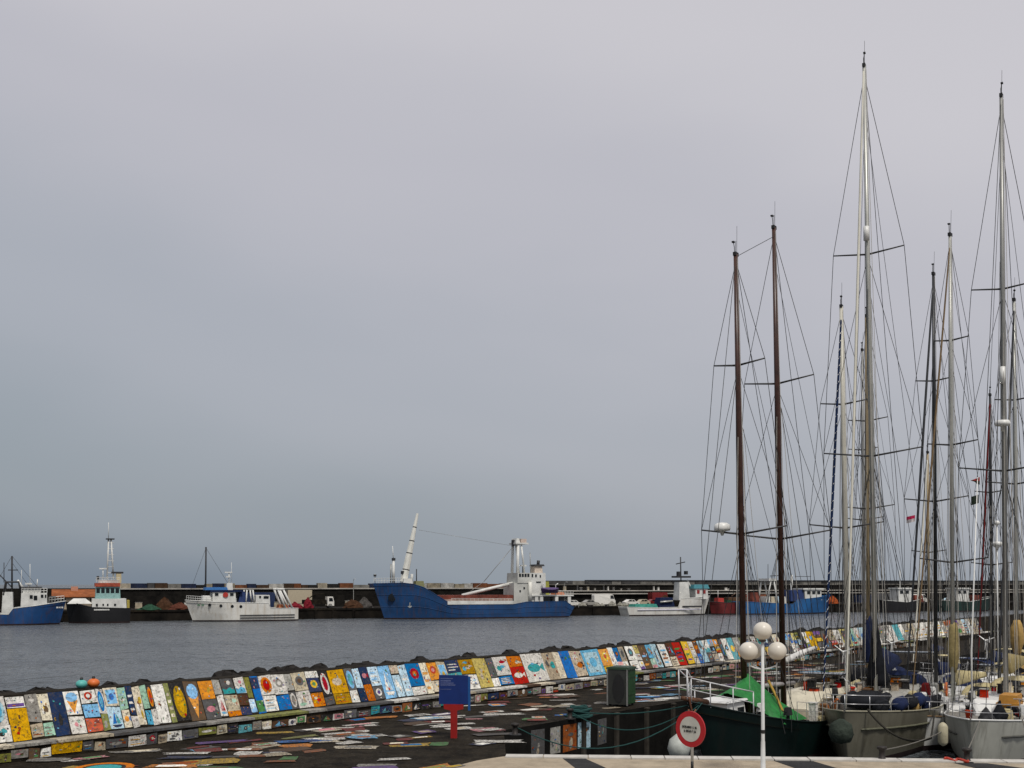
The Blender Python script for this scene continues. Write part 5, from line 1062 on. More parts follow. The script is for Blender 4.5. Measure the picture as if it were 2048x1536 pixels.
def truck(px, qn, cab, body, lb, ln=7, fl=False):
    c = thing('lorry', lb, 'lorry', kq(ks(px, 1205, qn), qn, QH), KA + (math.pi if fl else 0), 'vehicles on the far quay'); m = MB()
    m.rings([[(ln * .28, y, .5), (ln * .5, y, .5), (ln * .5, y, 1.5), (ln * .46, y, 2.6), (ln * .28, y, 2.6)] for y in (-1.1, 1.1)]); m.build('cab', cab, c)
    for sd_ in (-1, 1): m = MB(); m.add([(ln * .33, sd_ * 1.12, 1.5), (ln * .47, sd_ * 1.12, 1.5), (ln * .445, sd_ * 1.12, 2.3), (ln * .33, sd_ * 1.12, 2.3)], [(0, 1, 2, 3)[::-sd_]]); m.build('window', M_glass, c)
    m = MB(); m.box(-ln * .5, ln * .26, -1.1, 1.1, .9, 1.15); m.box(-ln * .5, ln * .24, -1.12, 1.12, 1.16, 1.9); m.build('load_bed', body, c)
    m = MB(); m.tube([(ln * .2, 0, 1.5), (ln * .2, 0, 3.3), (-ln * .15, 0, 3.0), (-ln * .3, 0, 2.2)], .12, 6); m.build('loading_crane', body, c)
    for xw in (-.35, -.2, .37):
        for sd_ in (-1, 1): m = MB(); m.rings([[(xw * ln + .5 * math.cos(2 * math.pi * k / 12), sd_ * .95 + dy, .5 + .5 * math.sin(2 * math.pi * k / 12)) for k in range(12)] for dy in (-.15, .15)]); m.build('wheel', M_black, c)
truck(636, 7, P2('white'), M_dkconc, 'white cabbed lorry between the white trawler and the blue cargo ship')
truck(1480, 8, P2('red'), P2('brown'), 'red lorry behind the small red boat', 9)
truck(1545, 10, P2('rust'), P2('dgrey'), 'rust coloured lorry behind the bright blue fishing boat', 7, True)
# heaps of nets and gear
def heap(px, py, qn, wd, h, mt, lb, nm='net_heap', cat='fishing net', group=None):
    s = ks(px, py, qn); m = MB(); r4 = random.Random(px); rg = []
    for i in range(6):
        f = i / 5; rad = math.cos(f * math.pi / 2 * .96)
        rg.append([(wd / 2 * (rad + .02) * math.cos(2 * math.pi * k / 14) * r4.uniform(.8, 1.15), wd * .35 * (rad + .02) * math.sin(2 * math.pi * k / 14) * r4.uniform(.8, 1.15), h * f * r4.uniform(.85, 1.1)) for k in range(14)])
    m.rings(rg); o = m.build(nm, mt); o.location = kq(s, qn, QH); o.rotation_euler = (0, 0, KA); tag(o, lb, cat, group)
heap(590, 1207, 3, 3.6, 1.5, mat('red_net', (.16, .012, .02), .9, var=.5, scale=2), 'red net heap on the far quay behind the white trawler stern')
heap(616, 1200, 6, 2.6, 2.4, mat('red_net', (.16, .012, .02), .9), 'taller red net heap left of the white cabbed lorry')
heap(360, 1212, 2, 5, 1.5, mat('rust_net', (.09, .03, .018), .9, var=.5, scale=2), 'rust brown net heap at the bow of the white trawler')
heap(330, 1200, 3, 4, 2.6, mat('brown_net', (.055, .026, .013), .9, var=.6, scale=2), 'brown orange gear heap between the tug and the white trawler')
heap(300, 1214, 2, 5, 1.2, mat('dark_green_net', (.02, .06, .035), .9, var=.5, scale=2), 'dark green net heap behind the tug stern')
heap(705, 1205, 4, 5, 1.9, mat('brown_net', (.055, .026, .013), .9), 'brown gear heap ahead of the blue cargo ship bow')
heap(728, 1200, 5, 4, 2.4, mat('grey_gear', (.07, .065, .06), .9, var=.6, scale=2), 'grey gear heap beside the blue cargo ship bow')
heap(1665, 1195, 4, 4, 2.2, mat('orange_net', (.28, .06, .015), .9, var=.5, scale=2), 'orange net heap ahead of the bright blue fishing boat')
heap(1330, 1200, 5, 6, 2.4, mat('brown_net', (.055, .026, .013), .9), 'brown heap behind the white fishing boat deck')
for i, (px, wd, h) in enumerate(((1165, 2.2, 1.0), (1193, 1.8, .9), (1224, 2.4, 1.2), (1240, 1.7, 1.0), (1204, 1.5, .7), (1250, 1.9, .8))): heap(px, 1211, 1.8, wd, h, mat('pale_boulder', (.26, .25, .21), .9, var=.5, scale=1.5), 'pale boulder lying at the edge of the far quay', 'boulder', 'rock', 'boulders on the far quay edge')
for px, y0, y1, wpx, kc in ((520, 1185, 1215, 60, 'navy'), (600, 1180, 1197, 48, 'beige'), (1320, 1185, 1210, 30, 'dred'), (1770, 1187, 1215, 34, 'dgrey'), (1735, 1190, 1215, 30, 'navy')):
    o2 = Vector((ks(px), 16, 0)); cbx = thing('shipping_container', {'navy': 'navy', 'beige': 'beige', 'dred': 'dark red', 'dgrey': 'dark grey'}[kc] + ' shipping container on the far quay near pixel'.replace(' near pixel', {520: ' behind the white trawler', 600: ' behind the net heaps', 1320: ' behind the white fishing boat', 1770: ' left of the dark fishing boats', 1735: ' beyond the orange net heap'}[px]), 'container', kq(o2.x, o2.y, 0), KA)
    bd = fbox('shell', px - wpx / 2, y0, px + wpx / 2, y1, 16, 2.5, cbx, P2(kc), QH, o2)
    a, c = ks(px - wpx / 2, 1200, 16) - o2.x, ks(px + wpx / 2, 1200, 16) - o2.x; zc = kz(px, y0, 16); m = MB()
    xx = a + .3
    while xx < c - .2: m.box(xx, xx + .12, -.05, -.001, QH + .15, zc - .1); xx += .45
    m.build('corrugation', P2(kc), cbx)

# ------------------------------------------------------------------ ships
class Ship:
    def __init__(s, name, label, cat, bow, sheer_px, wl, beam, qoff=-3.5, group='vessels along the far quay', hullm=None, dk=.5, bootm=None, stern=.75, rail=None):
        s.q = qoff - beam / 2; s.bow = bow; s.beam = beam
        sg = [(ks(x, y, s.q), kz(x, y, s.q)) for x, y in sheer_px]; s.c = (sg[0][0] + sg[-1][0]) / 2; s.sgn = 1 if bow == 'R' else -1
        s.near = -1 if bow == 'R' else 1
        s.root = thing(name, label, cat, kq(s.c, s.q, 0), KA + (0 if bow == 'R' else math.pi), group)
        pts = sorted(((a - s.c) * s.sgn, z) for a, z in sg); w0, w1 = sorted(((ks(x, 1230, s.q) - s.c) * s.sgn) for x in wl)
        x0, x1 = pts[0][0], pts[-1][0]; n = 28; st = []
        def zi(x):
            for (xa, za), (xb, zb4) in zip(pts, pts[1:]):
                if xa <= x <= xb: return za + (zb4 - za) * (x - xa) / max(1e-6, xb - xa)
            return pts[-1][1]
        xs_ = sorted(set([x0 + (x1 - x0) * i / n for i in range(n + 1)] + [p[0] for p in pts[1:-1]]))
        for x in xs_:
            t = (x - x0) / (x1 - x0); f = stern + (1 - stern) * math.sin(math.pi / 2 * min(1, t / .25)) if t < .25 else 1 if t < .6 else max(.03, 1 - ((t - .6) / .4) ** 2.4)
            g = f * .96 if t < .6 else max(.02, .96 * (1 - ((t - .6) / .4) ** 1.5)); st.append((x, zi(x), beam / 2 * f, w0 + (w1 - w0) * t, beam / 2 * g))
        s.st = st; m, d = hull_mesh(st, .3, 1.5, dk); s.hull = m.build('hull', [hullm, bootm or M_boot], s.root); d.build('deck', M_dkconc, s.root)
        for sd_ in (1, -1):
            m = MB(); m.tube([Vector((a[0], sd_ * a[2], a[1])) for a in st], .07, 5); m.build('bulwark_rail', rail or hullm, s.root)
    def X(s, px, py=1200): return (ks(px, py, s.q) - s.c) * s.sgn
    def Z(s, px, py): return kz(px, py, s.q)
    def P(s, px, py, y=0): return Vector((s.X(px, py), y, s.Z(px, py)))
    def box(s, name, x0, y0, x1, y1, hw, mt, tx=0, ty=0, y=0, parent=None, down=0):
        xm = (x0 + x1) / 2; m = MB(); m.box(s.X(x0), s.X(x1), y - hw, y + hw, s.Z(xm, y1) - down, s.Z(xm, y0), 0, tx, ty); return m.build(name, mt, parent or s.root)
    def tube(s, name, pts, r, mt, seg=6, parent=None):
        m = MB(); m.tube([s.P(*p) for p in pts], r, seg); return m.build(name, mt, parent or s.root, True)
    def wins(s, parent, hw, lst, nm='window', mt=None):
        for x0, y0, x1, y1 in lst:
            for sd_ in (1, -1):
                m = MB(); y = sd_ * (hw + .02); xa, xb = sorted((s.X(x0), s.X(x1))); za, zb5 = s.Z(x0, y1), s.Z(x0, y0); m.box(xa, xb, y - .03, y + .03, za, zb5); m.build(nm, mt or M_glass, parent)
    def ports(s, parent, lst, r=.22, nm='porthole'):
        for px, py in lst:
            x = s.X(px, py); z = s.Z(px, py); a = min(s.st, key=lambda q: abs(q[0] - x)); g = (a[1] - z) / max(.1, a[1]); hb = a[2] + (a[4] - a[2]) * max(0, min(1, g)) ** 1.4
            for sd_ in (1, -1):
                m = MB(); m.rings([[(x + r * math.cos(2 * math.pi * k / 10), sd_ * (hb + dy), z + r * math.sin(2 * math.pi * k / 10)) for k in range(10)] for dy in (-.1, .04)]); m.build(nm, M_glass, parent)
    def rail(s, name, pts, n, h, mt, y):
        q = [s.P(*p) for p in pts]
        for sd_ in (1, -1):
            m = MB()
            for hh in (h, h * .5): m.tube([p + Vector((0, sd_ * y, hh)) for p in q], .035, 4)
            for i in range(n + 1):
                f = i / n * (len(q) - 1); k = min(int(f), len(q) - 2); p = q[k].lerp(q[k + 1], f - k) + Vector((0, sd_ * y, 0)); m.tube([p, p + Vector((0, 0, h))], .035, 4)
            m.build(name, mt, s.root)
M_blue = mat('blue_ship_hull', (.006, .055, .18), .55, var=.4, scale=.3, wear=.2, streak=(.07, .035, .022))
M_blue2 = mat('cargo_blue_hull', (.006, .052, .16), .55, var=.4, scale=.3, wear=.2, streak=(.07, .035, .022))
M_blue3 = mat('bright_blue_hull', (.012, .11, .30), .55, var=.4, scale=.3, wear=.2, streak=(.07, .035, .022))
M_bh = mat('black_ship_hull', (.008, .008, .009), .5, var=.4, scale=.4)
M_wsh = mat('white_ship_hull', (.66, .65, .60), .5, var=.2, scale=.3, wear=.12, streak=(.40, .32, .22))
M_rusty = mat('rusty_hatch', (.17, .05, .035), .7, var=.6, scale=.8)
M_dkg = mat('dark_ship_gear', (.03, .03, .032), .6, var=.4)
M_red = mat('red_ship_paint', (.42, .035, .025), .5, var=.3, scale=1)

# blue trawler at the left
s = Ship('fishing_trawler', 'blue hulled trawler with white wheelhouse moored ahead of the tug', 'fishing boat', 'R', [(-75, 1224), (18, 1228), (27, 1216), (70, 1211), (104, 1206), (132, 1202)], (-70, 119), 6.5, -9, hullm=M_blue, rail=M_whitep)
h = s.box('wheelhouse', 42, 1186, 95, 1216, 2.3, M_whitep, .1, .1); s.wins(h, 2.25, [(60, 1190, 66, 1197), (68, 1191, 75, 1200), (82, 1189, 87, 1195), (90, 1189, 93, 1195)])
s.box('upper_bridge', 46, 1176, 82, 1186, 1.8, M_whitep, .1, .1); s.box('bridge_roof', 44, 1173.5, 84, 1176, 2.1, M_dkg); s.box('after_house', 4, 1184, 28, 1230, 2.0, M_whitep, .2, .1)
s.tube('mast', [(24, 1182), (24, 1112)], .16, M_dkg); s.tube('derrick', [(50, 1182), (35, 1160)], .2, M_whitep); s.tube('gantry', [(8, 1190, -1.8), (12, 1164, -1.6), (38, 1164, -1.6), (42, 1182, -1.8)], .2, M_dkg); s.tube('gantry', [(8, 1190, 1.8), (12, 1164, 1.6), (38, 1164, 1.6), (42, 1182, 1.8)], .2, M_dkg)
s.tube('antenna', [(60, 1175), (60, 1128)], .05, M_whitep); s.tube('antenna', [(43, 1175), (43, 1140)], .05, M_whitep); s.tube('antenna', [(74, 1175), (75, 1158)], .09, M_whitep); s.tube('cross_tree', [(16, 1140), (36, 1140)], .09, M_dkg)
s.tube('stay', [(24, 1112), (100, 1204)], .03, M_dkg, 4); s.tube('stay', [(24, 1112), (-40, 1222)], .03, M_dkg, 4); s.tube('stay', [(24, 1125), (60, 1176)], .03, M_dkg, 4); s.tube('boom', [(24, 1175), (-10, 1140)], .1, M_dkg); s.tube('antenna', [(8, 1165), (8, 1125)], .07, M_dkg); s.box('radar', 50, 1166, 64, 1169, .3, M_whitep); s.tube('radar_post', [(57, 1176), (57, 1168)], .12, M_whitep); s.rail('house_rail', [(44, 1186), (94, 1186)], 8, .9, M_whitep, 2.2)
s.box('net_drum', -28, 1205, -5, 1226, 1.6, M_red); s.box('winch', 98, 1192, 112, 1206, 1.2, M_dkg); s.rail('bow_rail', [(98, 1205), (128, 1202)], 5, 1.0, M_whitep, 1.4)
m = MB()
for i in range(4): x = s.X(113 + i * 2.6); m.box(x, x + .5, s.near * 1.98, s.near * 2.06, s.Z(115, 1216), s.Z(115, 1213))
tag(m.build('hull_lettering', M_whitep, s.root), kind='stuff')
# tug
s = Ship('harbour_tug', 'black hulled tug with white deckhouse, orange banded bridge and tall white mast', 'tug', 'L', [(131, 1203), (150, 1206), (180, 1214), (250, 1216), (260, 1216)], (138, 258), 7, -3.0, hullm=M_bh, rail=M_bh)
h = s.box('deckhouse', 183, 1197, 252, 1220, 2.6, M_whitep, .1, .1); s.wins(h, 2.6, [(204, 1207, 207, 1211), (213, 1207, 216, 1211), (227, 1207, 231, 1211), (191, 1207, 195, 1212)], 'porthole'); s.box('fore_bulwark', 134, 1197, 184, 1207, 2.6, M_whitep, 1.2, .5)
br = s.box('bridge', 190, 1173, 240, 1198, 2.2, mat('teal_bridge', (.25, .42, .40), .5, var=.3), .15, .15); s.wins(br, 2.1, [(192 + i * 9.5, 1176, 199 + i * 9.5, 1186) for i in range(5)])
s.box('bridge_band', 189, 1166, 239, 1173, 2.4, mat('orange_band', (.40, .07, .03), .6, var=.5, scale=1.5, wear=.5)); s.box('monkey_island', 196, 1160, 236, 1166, 1.7, M_whitep); s.rail('bridge_rail', [(193, 1165), (238, 1165)], 8, 1.0, M_whitep, 2.1); s.box('search_light', 193, 1152, 198, 1160, .4, M_dkg)
for yy in (-.5, .5): s.tube('mast_leg', [(214, 1158, yy), (217, 1078, yy)], .14, M_whitep); s.tube('mast_leg', [(227, 1158, yy), (222, 1078, yy)], .14, M_whitep)
for yy in range(6): s.box('mast_rung', 214, 1146 - yy * 12, 227, 1145 - yy * 12, .55, M_whitep)
s.box('mast_platform', 211, 1077, 228, 1079, .9, M_dkg); s.tube('antenna', [(217, 1078), (217, 1045)], .06, M_whitep); s.box('radar', 198, 1136, 214, 1138.5, .25, M_whitep); s.tube('radar_post', [(206, 1158), (206, 1138)], .1, M_whitep)
s.box('funnel', 232, 1146, 242, 1166, .9, mat('cream_funnel', (.5, .42, .25), .6)); s.box('funnel_top', 222, 1143.5, 246, 1147, .95, M_dkg); s.box('fender', 253, 1200, 258, 1216, 2, mat('yellow_fender', (.4, .33, .08), .8))
m = MB()
for i in range(9): x = s.X(187 + i * 3.4); m.box(x - .3, x, s.near * 3.52, s.near * 3.6, s.Z(190, 1220), s.Z(190, 1217.5))
tag(m.build('hull_lettering', M_whitep, s.root), kind='stuff')
# white trawler
s = Ship('fishing_trawler', 'white trawler with blue wheelhouse roof and stern gantry', 'fishing boat', 'L', [(370, 1200), (420, 1203), (480, 1205), (532, 1206), (536, 1216), (592, 1216)], (386, 592), 6.5, -3.0, hullm=M_wsh, rail=M_whitep)
s.rail('side_rail', [(375, 1200), (420, 1203), (470, 1205)], 10, .9, M_whitep, 2.0); s.tube('stay', [(412, 1096), (458, 1170)], .03, M_dkg, 4); s.tube('stay', [(412, 1096), (374, 1200)], .03, M_dkg, 4)
s.ports(s.hull, [(416, 1209.5), (438, 1211), (460, 1212), (477, 1212.5)], .32)
h = s.box('wheelhouse', 422, 1184, 469, 1206, 2.2, M_whitep, .1, .1); s.wins(h, 2.2, [(427, 1186, 434, 1191), (457, 1186, 464, 1191)]); s.box('fore_cabin', 403, 1191, 422, 1206, 1.8, M_whitep, .2, .2)
mb_ = MB(); c_ = s.P(448, 1189.5); mb_.rings([[(c_.x + .55 * math.cos(2 * math.pi * k / 12), s.near * (2.22 + dy), c_.z + .55 * math.sin(2 * math.pi * k / 12)) for k in range(12)] for dy in (0, .12)]); mb_.build('life_ring', M_red, h)
s.box('upper_bridge', 418, 1180, 482, 1184, 2.3, M_navyc); s.box('bridge_awning', 408, 1174.5, 453, 1180, 2.0, mat('blue_awning', (.02, .13, .36), .6, var=.3), .15, .1)
s.tube('foremast', [(411, 1200), (412, 1094)], .17, M_dkg); s.box('radar_mast', 452, 1166, 465, 1180, .6, M_whitep, .1, .1); s.tube('radar_post', [(458, 1168), (458, 1145)], .12, M_whitep); s.box('radar', 449, 1143.5, 464, 1146, .25, M_whitep); s.box('radar', 451, 1152, 460, 1155, .3, M_whitep); s.tube('antenna', [(463, 1168), (463, 1125)], .04, M_whitep)
s.box('blue_canvas', 474, 1183, 492, 1206, 1.8, mat('blue_canvas', (.03, .05, .14), .8), .5, .3); s.tube('arch', [(489, 1206, -2), (491, 1180, -1.8), (503, 1180, -1.8), (506, 1206, -2)], .16, M_whitep); s.tube('arch', [(489, 1206, 2), (491, 1180, 1.8), (503, 1180, 1.8), (506, 1206, 2)], .16, M_whitep)
h = s.box('after_house', 508, 1190, 537, 1210, 2.0, M_whitep, .1, .1); s.wins(h, 2.0, [(515, 1191.5, 519, 1195.5), (524, 1192, 534, 1196.5)])
for yy in (-2.2, 2.2): s.tube('gantry_leg', [(552, 1178, yy), (567, 1217, yy)], .24, M_whitep); s.tube('gantry_leg', [(562, 1178, yy), (582, 1219, yy)], .24, M_whitep); s.tube('gantry_beam', [(550, 1178.5, yy), (565, 1178.5, yy)], .26, M_whitep)
s.tube('gantry_cross', [(557, 1178.5, -2.2), (557, 1178.5, 2.2)], .22, M_whitep); s.box('winch', 554, 1209, 575, 1219, 1.7, mat('orange_gear', (.42, .14, .06), .7, var=.4), .3, .3)
for yy in (1229, 1234): 
    m = MB()
    for sd_ in (1, -1): m.tube([Vector((a[0], sd_ * (a[2] + .04), s.Z(540, yy))) for a in s.st if s.X(590) <= a[0] <= s.X(468)], .09, 5)
    m.build('rubbing_band', M_dkg, s.root)
m = MB()
for i in range(7): x = s.X(393 + i * 1.9); a = min(s.st, key=lambda q_: abs(q_[0] - x)); m.box(x - .14, x, s.near * (a[2] * .93), s.near * (a[2] * .93 + .1), s.Z(395, 1211), s.Z(395, 1208.5))
tag(m.build('hull_lettering', mat('green_lettering', (.05, .18, .08), .6), s.root), kind='stuff')
# blue cargo ship
s = Ship('cargo_ship', 'blue coastal cargo ship with white derrick booms and white after bridge', 'ship', 'L', [(746, 1167), (800, 1166), (818, 1168), (838, 1175), (860, 1189), (882, 1203), (905, 1208), (1012, 1208), (1038, 1203), (1118, 1202), (1136, 1214)], (769, 1126), 9, -3.0, hullm=M_blue2, dk=.6, rail=M_blue2)
cm = s.box('hatch_coaming', 872, 1198, 1013, 1209, 3.6, mat('pinkish_coaming', (.40, .30, .25), .7, var=.4, scale=.5)); s.box('hatch_cover', 862, 1190, 1016, 1198, 3.2, M_rusty)
m = MB(); m.box(s.X(882), s.X(1012), s.near * 4.40, s.near * 4.58, s.Z(940, 1208), s.Z(940, 1201.5)); m.build('white_bulwark', M_whitep, s.root)
m = MB(); a, b_ = s.P(807, 1164), s.P(835, 1027); m.tube([a, a.lerp(b_, .35), b_], [.85, .75, .28], 8); cr = m.build('crane_boom', mat('cream_boom', (.70, .69, .62), .5, var=.2, scale=.5), s.root)
for f in (.18, .42, .6, .8): m = MB(); p = a.lerp(b_, f); d_ = (b_ - a).normalized() * .09; rr_ = (.85 + (.75 - .85) * f / .35 if f < .35 else .75 - (f - .35) / .65 * .47) + .05; m.tube([p - d_, p + d_], rr_, 8); m.build('boom_band', M_dkg, cr)
s.box('crane_base', 803, 1157, 822, 1172, 1.4, M_whitep, .1, .1); s.box('boom_block', 803, 1142, 810, 1148, .6, M_dkg); s.tube('crane_ram', [(823, 1166), (824, 1148)], .3, M_whitep); s.tube('crane_ram', [(833, 1172), (833, 1138)], .12, M_dkg); s.box('crane_winch', 828, 1162, 846, 1174, 1.2, mat('olive_winch', (.2, .2, .1), .7), .2, .2)
s.tube('fore_mast', [(787, 1168), (787, 1118)], [.35, .28], M_whitep); s.tube('fore_mast_top', [(787, 1120), (785, 1092)], .08, M_whitep); s.box('mast_light', 784, 1116, 790, 1121, .3, M_dkg); s.tube('vent_post', [(781, 1168), (782, 1128)], .16, M_alud); s.tube('jack_staff', [(750, 1167), (750, 1148)], .1, M_whitep); s.box('anchor_light', 747.5, 1149, 752, 1153, .3, M_dkg)
s.rail('bow_rail', [(752, 1166.5), (798, 1166)], 8, 1.1, M_whitep, 2.0)
m = MB(); p = s.P(808, 1210); m.tube([p + Vector((0, s.near * 4.3, -.4)), p + Vector((0, s.near * 4.42, .6))], .12, 6); m.tube([p + Vector((-.4, s.near * 4.3, -.2)), p + Vector((0, s.near * 4.3, -.5)), p + Vector((.4, s.near * 4.3, -.2))], .14, 6); m.build('anchor', M_alu, s.root)
s.ports(s.hull, [(780, 1195)], .9, 'hawse_pipe')
for zf in (.35, .68):
    m = MB()
    for sd_ in (1, -1): m.tube([Vector((a_[0] + (a_[3] - a_[0]) * (1 - zf), sd_ * (a_[2] + (a_[4] - a_[2]) * (1 - zf) ** 1.4 + .02), a_[1] * zf)) for a_ in s.st], .05, 4)
    m.build('plate_seam', M_blue2, s.root)
s.rail('side_rail', [(890, 1207), (1010, 1207)], 16, 1.2, M_whitep, 4.3)
h = s.box('front_house', 1017, 1166, 1047, 1208, 3.2, mat('greyish_house', (.50, .50, .46), .6, var=.3, scale=.4, wear=.2), .05, .05); s.wins(h, 3.2, [(1028, 1180, 1031, 1184), (1036, 1174, 1039, 1178)])
h2 = s.box('bridge_house', 1046, 1146, 1081, 1204, 3.0, M_whitep, .05, .05); s.wins(h2, 3.0, [(1053, 1148, 1056, 1154), (1060, 1149, 1063, 1154), (1069, 1150, 1071.5, 1155), (1062, 1163, 1071, 1165.5)])
br = s.box('bridge', 1024, 1146, 1050, 1166, 3.3, mat('greyish_house', (.5, .5, .46), .6), .1, .1); s.wins(br, 3.25, [(1027 + i * 5.5, 1147.5, 1031 + i * 5.5, 1154) for i in range(4)])
fn = s.box('funnel', 1065, 1132, 1081, 1146, 1.3, mat('beige_funnel', (.52, .44, .36), .6, var=.25), .1, .2); s.box('funnel_cap', 1064, 1129, 1084, 1132.5, 1.5, M_dkg, .1, .1); s.tube('exhaust', [(1076, 1131), (1077, 1121)], .4, M_dkg)
s.tube('signal_mast', [(1061, 1146), (1060, 1105)], .1, M_alud); s.tube('radar_post', [(1046, 1146), (1046, 1130)], .2, M_dkg); s.box('radar', 1041, 1130, 1052, 1132.5, .3, M_whitep)
for yy in (-1.6, 1.6): s.tube('derrick_post', [(1029, 1166, yy), (1031, 1086, yy)], .36, M_whitep); s.tube('derrick_strut', [(1044, 1152, yy), (1037, 1088, yy)], .22, M_whitep)
s.box('derrick_platform', 1025, 1086, 1050, 1089, 2.1, M_whitep); s.box('derrick_head', 1027, 1077, 1035, 1086, 1.6, M_whitep, .2, .2); s.box('derrick_light', 1038, 1078, 1049, 1087, 1.2, mat('pinkish_lamp', (.5, .4, .34), .5)); s.box('derrick_block', 1024.5, 1080, 1028, 1092, .5, M_dkg)
s.tube('derrick_boom', [(924, 1191), (1031, 1165)], .38, M_whitep, 8); s.box('boom_winch', 1032, 1158, 1044, 1172, 1.4, M_dkg, .2, .2)
s.tube('topping_wire', [(968, 1163), (1027, 1092)], .07, M_alud, 4); s.tube('topping_wire', [(932, 1189), (968, 1163)], .05, M_alud, 4); s.tube('stay', [(838, 1060), (1027, 1092)], .03, M_alud, 4)
s.tube('post', [(1048.5, 1204, s.near * 3.4), (1048.5, 1164, s.near * 3.4)], .45, mat('cream_boom', (.6, .58, .5), .5), 8)
s.box('boat_deck', 1045, 1189.5, 1134, 1192, 3.6, M_whitep)
for px in (1058, 1068, 1098, 1123): s.box('deck_support', px, 1192, px + 6, 1206, 3.5, M_whitep)
for px in (1076, 1108): s.box('deck_recess', px, 1192, px + 14, 1206, 3.0, M_glass)
pc = s.P(1086, 1186); hl = abs(s.X(1104) - s.X(1068)) / 2; pw = s.root.matrix_basis @ Vector((pc.x, s.near * 3.9, pc.z))
lfb = thing('lifeboat', 'purple black lifeboat hanging above the cargo ship after deck', 'lifeboat', pw, KA)
M_pl = mat('purple_lifeboat', (.05, .025, .09), .5, var=.3); m = MB()
m.rings([[(hl * t_, -wb_, .75 + .35 * t_ * t_), (hl * t_ * .9, -wb_ * .75, .25), (hl * t_ * .85, 0, 0), (hl * t_ * .9, wb_ * .75, .25), (hl * t_, wb_, .75 + .35 * t_ * t_)] for t_ in [i / 8 - 1 for i in range(17)] for wb_ in [1.0 * max(.05, 1 - abs(t_) ** 2.5)]], closed=False); m.build('hull', M_pl, lfb, True)
m = MB(); m.rings([[(hl * t_ * .96, wb_ * math.cos(q), .8 + .35 * t_ * t_ + wb_ * .55 * math.sin(q)) for q in [math.pi * k / 8 for k in range(9)]] for t_ in [i / 6 - 1 for i in range(13)] for wb_ in [.95 * max(.05, 1 - abs(t_) ** 2.5)]], closed=False); m.build('canvas_cover', mat('purple_cover', (.10, .07, .16), .8), lfb, True)
for px in (1072, 1100): s.tube('davit', [(px, 1190, s.near * 3.2), (px, 1170, s.near * 3.2), (px + 3, 1167, s.near * 3.6)], .13, M_whitep)
s.box('store_drum', 1085, 1163, 1096, 1190, .9, mat('olive_yellow', (.3, .3, .06), .7), .1, .2); s.rail('stern_rail', [(1102, 1190), (1134, 1190)], 6, 1.0, M_whitep, 3.4); s.box('stern_store', 1106, 1184, 1124, 1190, 1.6, mat('orange_gear', (.42, .14, .06), .7), .2, .3)
s.rail('after_rail', [(1118, 1203), (1146, 1214)], 5, 1.0, M_whitep, 3.0)
# white fishing boat
s = Ship('fishing_boat', 'white fishing boat with teal roofed wheelhouse and dark mast platform', 'fishing boat', 'R', [(1245, 1214), (1300, 1215), (1344, 1214), (1349, 1197), (1419, 1192)], (1250, 1408), 6, -2.5, hullm=M_wsh, rail=M_whitep)
s.box('mast_house', 1352, 1164, 1374, 1200, 1.4, M_whitep, .3, .2); s.box('mast_platform', 1349, 1152, 1376, 1155.5, 1.4, M_dkg); s.tube('mast', [(1362, 1166), (1361, 1114)], .17, M_dkg); s.tube('cross_tree', [(1352, 1128), (1370, 1124)], .12, M_dkg); s.box('lamp_box', 1355, 1143, 1360, 1152, .5, M_dkg); s.box('lamp_box', 1370, 1142, 1374, 1149, .5, M_dkg); s.tube('derrick', [(1374, 1160), (1384, 1180)], .25, M_whitep)
h = s.box('wheelhouse', 1383, 1177, 1408, 1198, 1.9, M_whitep, .1, .1); s.wins(h, 1.88, [(1386, 1180, 1391, 1187), (1398, 1180, 1403, 1187)], mt=mat('red_window_frame', (.28, .03, .03), .4)); s.box('wheelhouse_roof', 1379, 1169, 1410, 1177, 2.1, mat('teal_roof', (.05, .22, .26), .6, var=.3), .3, .3)
s.box('fish_hold', 1262, 1208, 1310, 1217, 1.8, mat('teal_nets', (.05, .25, .2), .8, var=.4, scale=1.5), .4, .4); s.box('net_hauler', 1312, 1195, 1344, 1217, 1.6, M_navyc, .6, .4); s.tube('net_roller', [(1314, 1204, -1.7), (1338, 1202, -1.7)], .25, M_alu)
m = MB()
for sd_ in (1, -1): m.tube([Vector((a_[0], sd_ * (a_[2] + .05), s.Z(1300, 1219))) for a_ in s.st if s.X(1260) < a_[0] < s.X(1398)], .14, 5)
m.build('rubbing_band', mat('pale_lilac', (.6, .58, .66), .5), s.root)
m = MB()
for sd_ in (1, -1): m.box(s.X(1352), s.X(1390), sd_ * 2.98, sd_ * 3.04, s.Z(1370, 1214), s.Z(1370, 1211))
m.build('dark_stripe', M_dkg, s.root)
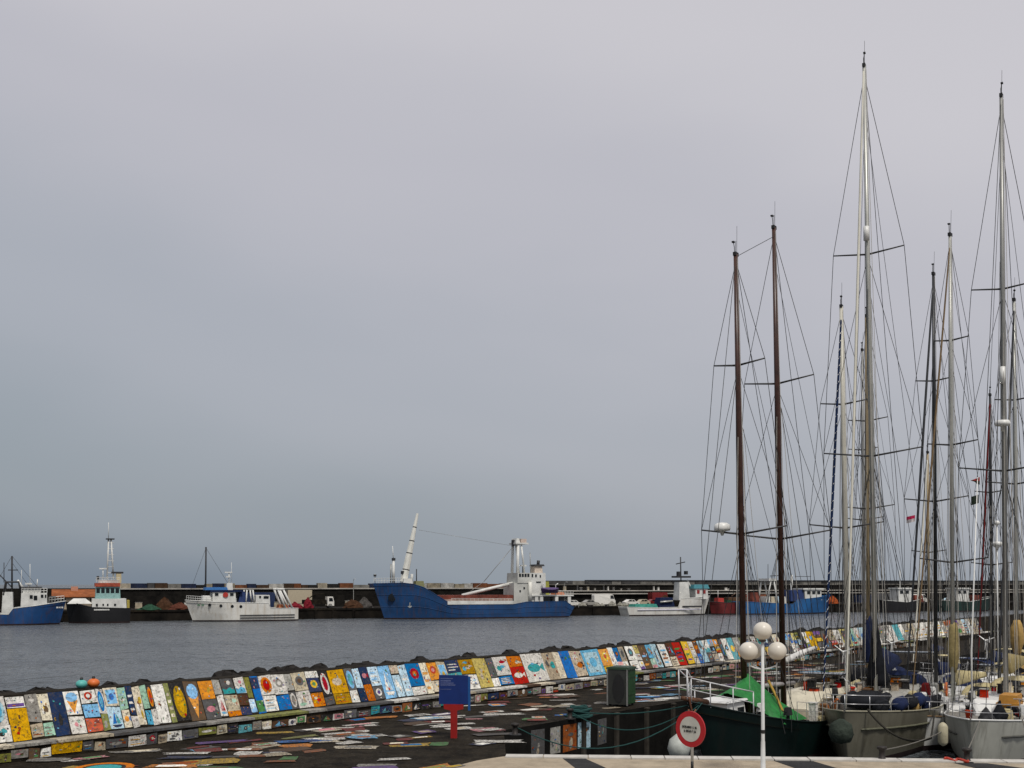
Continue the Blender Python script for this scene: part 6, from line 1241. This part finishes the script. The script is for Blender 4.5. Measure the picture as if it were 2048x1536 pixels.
# small red boat and the bright blue fishing boat
s = Ship('workboat', 'small red hulled workboat astern of the bright blue fishing boat', 'boat', 'L', [(1418, 1203), (1440, 1205), (1470, 1204)], (1423, 1469), 4, -3, hullm=mat('dull_red_hull', (.12, .012, .012), .6, var=.5, scale=.6), rail=M_dkg)
s.box('cabin', 1432, 1196, 1444, 1206, 1.0, M_red, .1, .1); s.tube('mast', [(1436, 1197), (1436, 1180)], .08, M_whitep); s.box('hatch', 1449, 1200, 1460, 1206, .9, mat('dark_green_net', (.02, .06, .035), .9), .2, .2)
s = Ship('fishing_boat', 'bright blue fishing boat with white wheelhouse and white gantry', 'fishing boat', 'R', [(1467, 1203), (1495, 1204), (1570, 1208), (1580, 1199), (1620, 1195), (1660, 1190)], (1472, 1650), 6.5, -3, hullm=M_blue3, rail=M_blue3)
h = s.box('wheelhouse', 1600, 1179, 1634, 1200, 2.0, M_whitep, .15, .15); s.wins(h, 1.95, [(1605, 1182, 1611, 1188), (1615, 1182, 1621, 1188), (1625, 1182, 1631, 1188)]); s.box('wheelhouse_roof', 1596, 1176.5, 1640, 1179, 2.2, M_whitep); s.tube('mast', [(1583, 1200), (1583, 1150)], .32, M_whitep); s.box('blue_house', 1573, 1180, 1600, 1202, 1.8, mat('blue_canvas', (.03, .05, .14), .8), .2, .2)
for yy in (-2, 2): s.tube('gantry_leg', [(1526, 1206, yy), (1532, 1160, yy)], .22, M_whitep); s.tube('gantry_leg', [(1546, 1206, yy), (1538, 1160, yy)], .22, M_whitep)
s.box('gantry_top', 1528, 1157, 1543, 1162, 2.3, M_whitep); s.tube('antenna', [(1536, 1158), (1536, 1128)], .08, M_dkg); s.tube('cross_tree', [(1540, 1152), (1560, 1151)], .1, M_dkg); s.tube('cross_tree', [(1590, 1153), (1622, 1153)], .07, M_dkg)
for px, mt in ((1529, M_whitep), (1540, paint('cream')), (1553, paint('pale')), (1560, M_whitep)): s.box('fish_bin', px - 5, 1193, px + 5, 1208, 1.6, mt, .15, .15)
s.box('stern_gear', 1498, 1185, 1516, 1206, 1.5, M_rusty, .4, .4)
# dark boats at the right, half hidden by the masts
for (sh, wl, lab, hm, hx) in (([(1755, 1200), (1800, 1204), (1845, 1195)], (1760, 1838), 'black hulled fishing boat seen through the yacht masts', M_bh, 1800),
                              ([(1872, 1200), (1925, 1203), (1985, 1193)], (1878, 1976), 'dark green fishing boat with white house beyond the slim white mast', mat('dark_green_ship', (.01, .035, .028), .5, var=.4), 1915)):
    s = Ship('fishing_boat', lab, 'fishing boat', 'R', sh, wl, 5.5, -2.5, hullm=hm, rail=M_whitep)
    h = s.box('wheelhouse', hx - 12, 1178, hx + 14, 1204, 1.8, M_whitep, .1, .1); s.wins(h, 1.78, [(hx - 9, 1181, hx - 3, 1187), (hx + 2, 1181, hx + 8, 1187)]); s.box('wheelhouse_roof', hx - 14, 1175.5, hx + 16, 1178, 2.0, M_whitep); s.tube('mast', [(hx, 1178), (hx, 1140)], .12, M_whitep); s.box('deck_gear', hx + 22, 1190, hx + 40, 1204, 1.5, M_rusty, .3, .3); s.tube('derrick', [(hx - 20, 1204), (hx - 34, 1165)], .15, M_dkg)
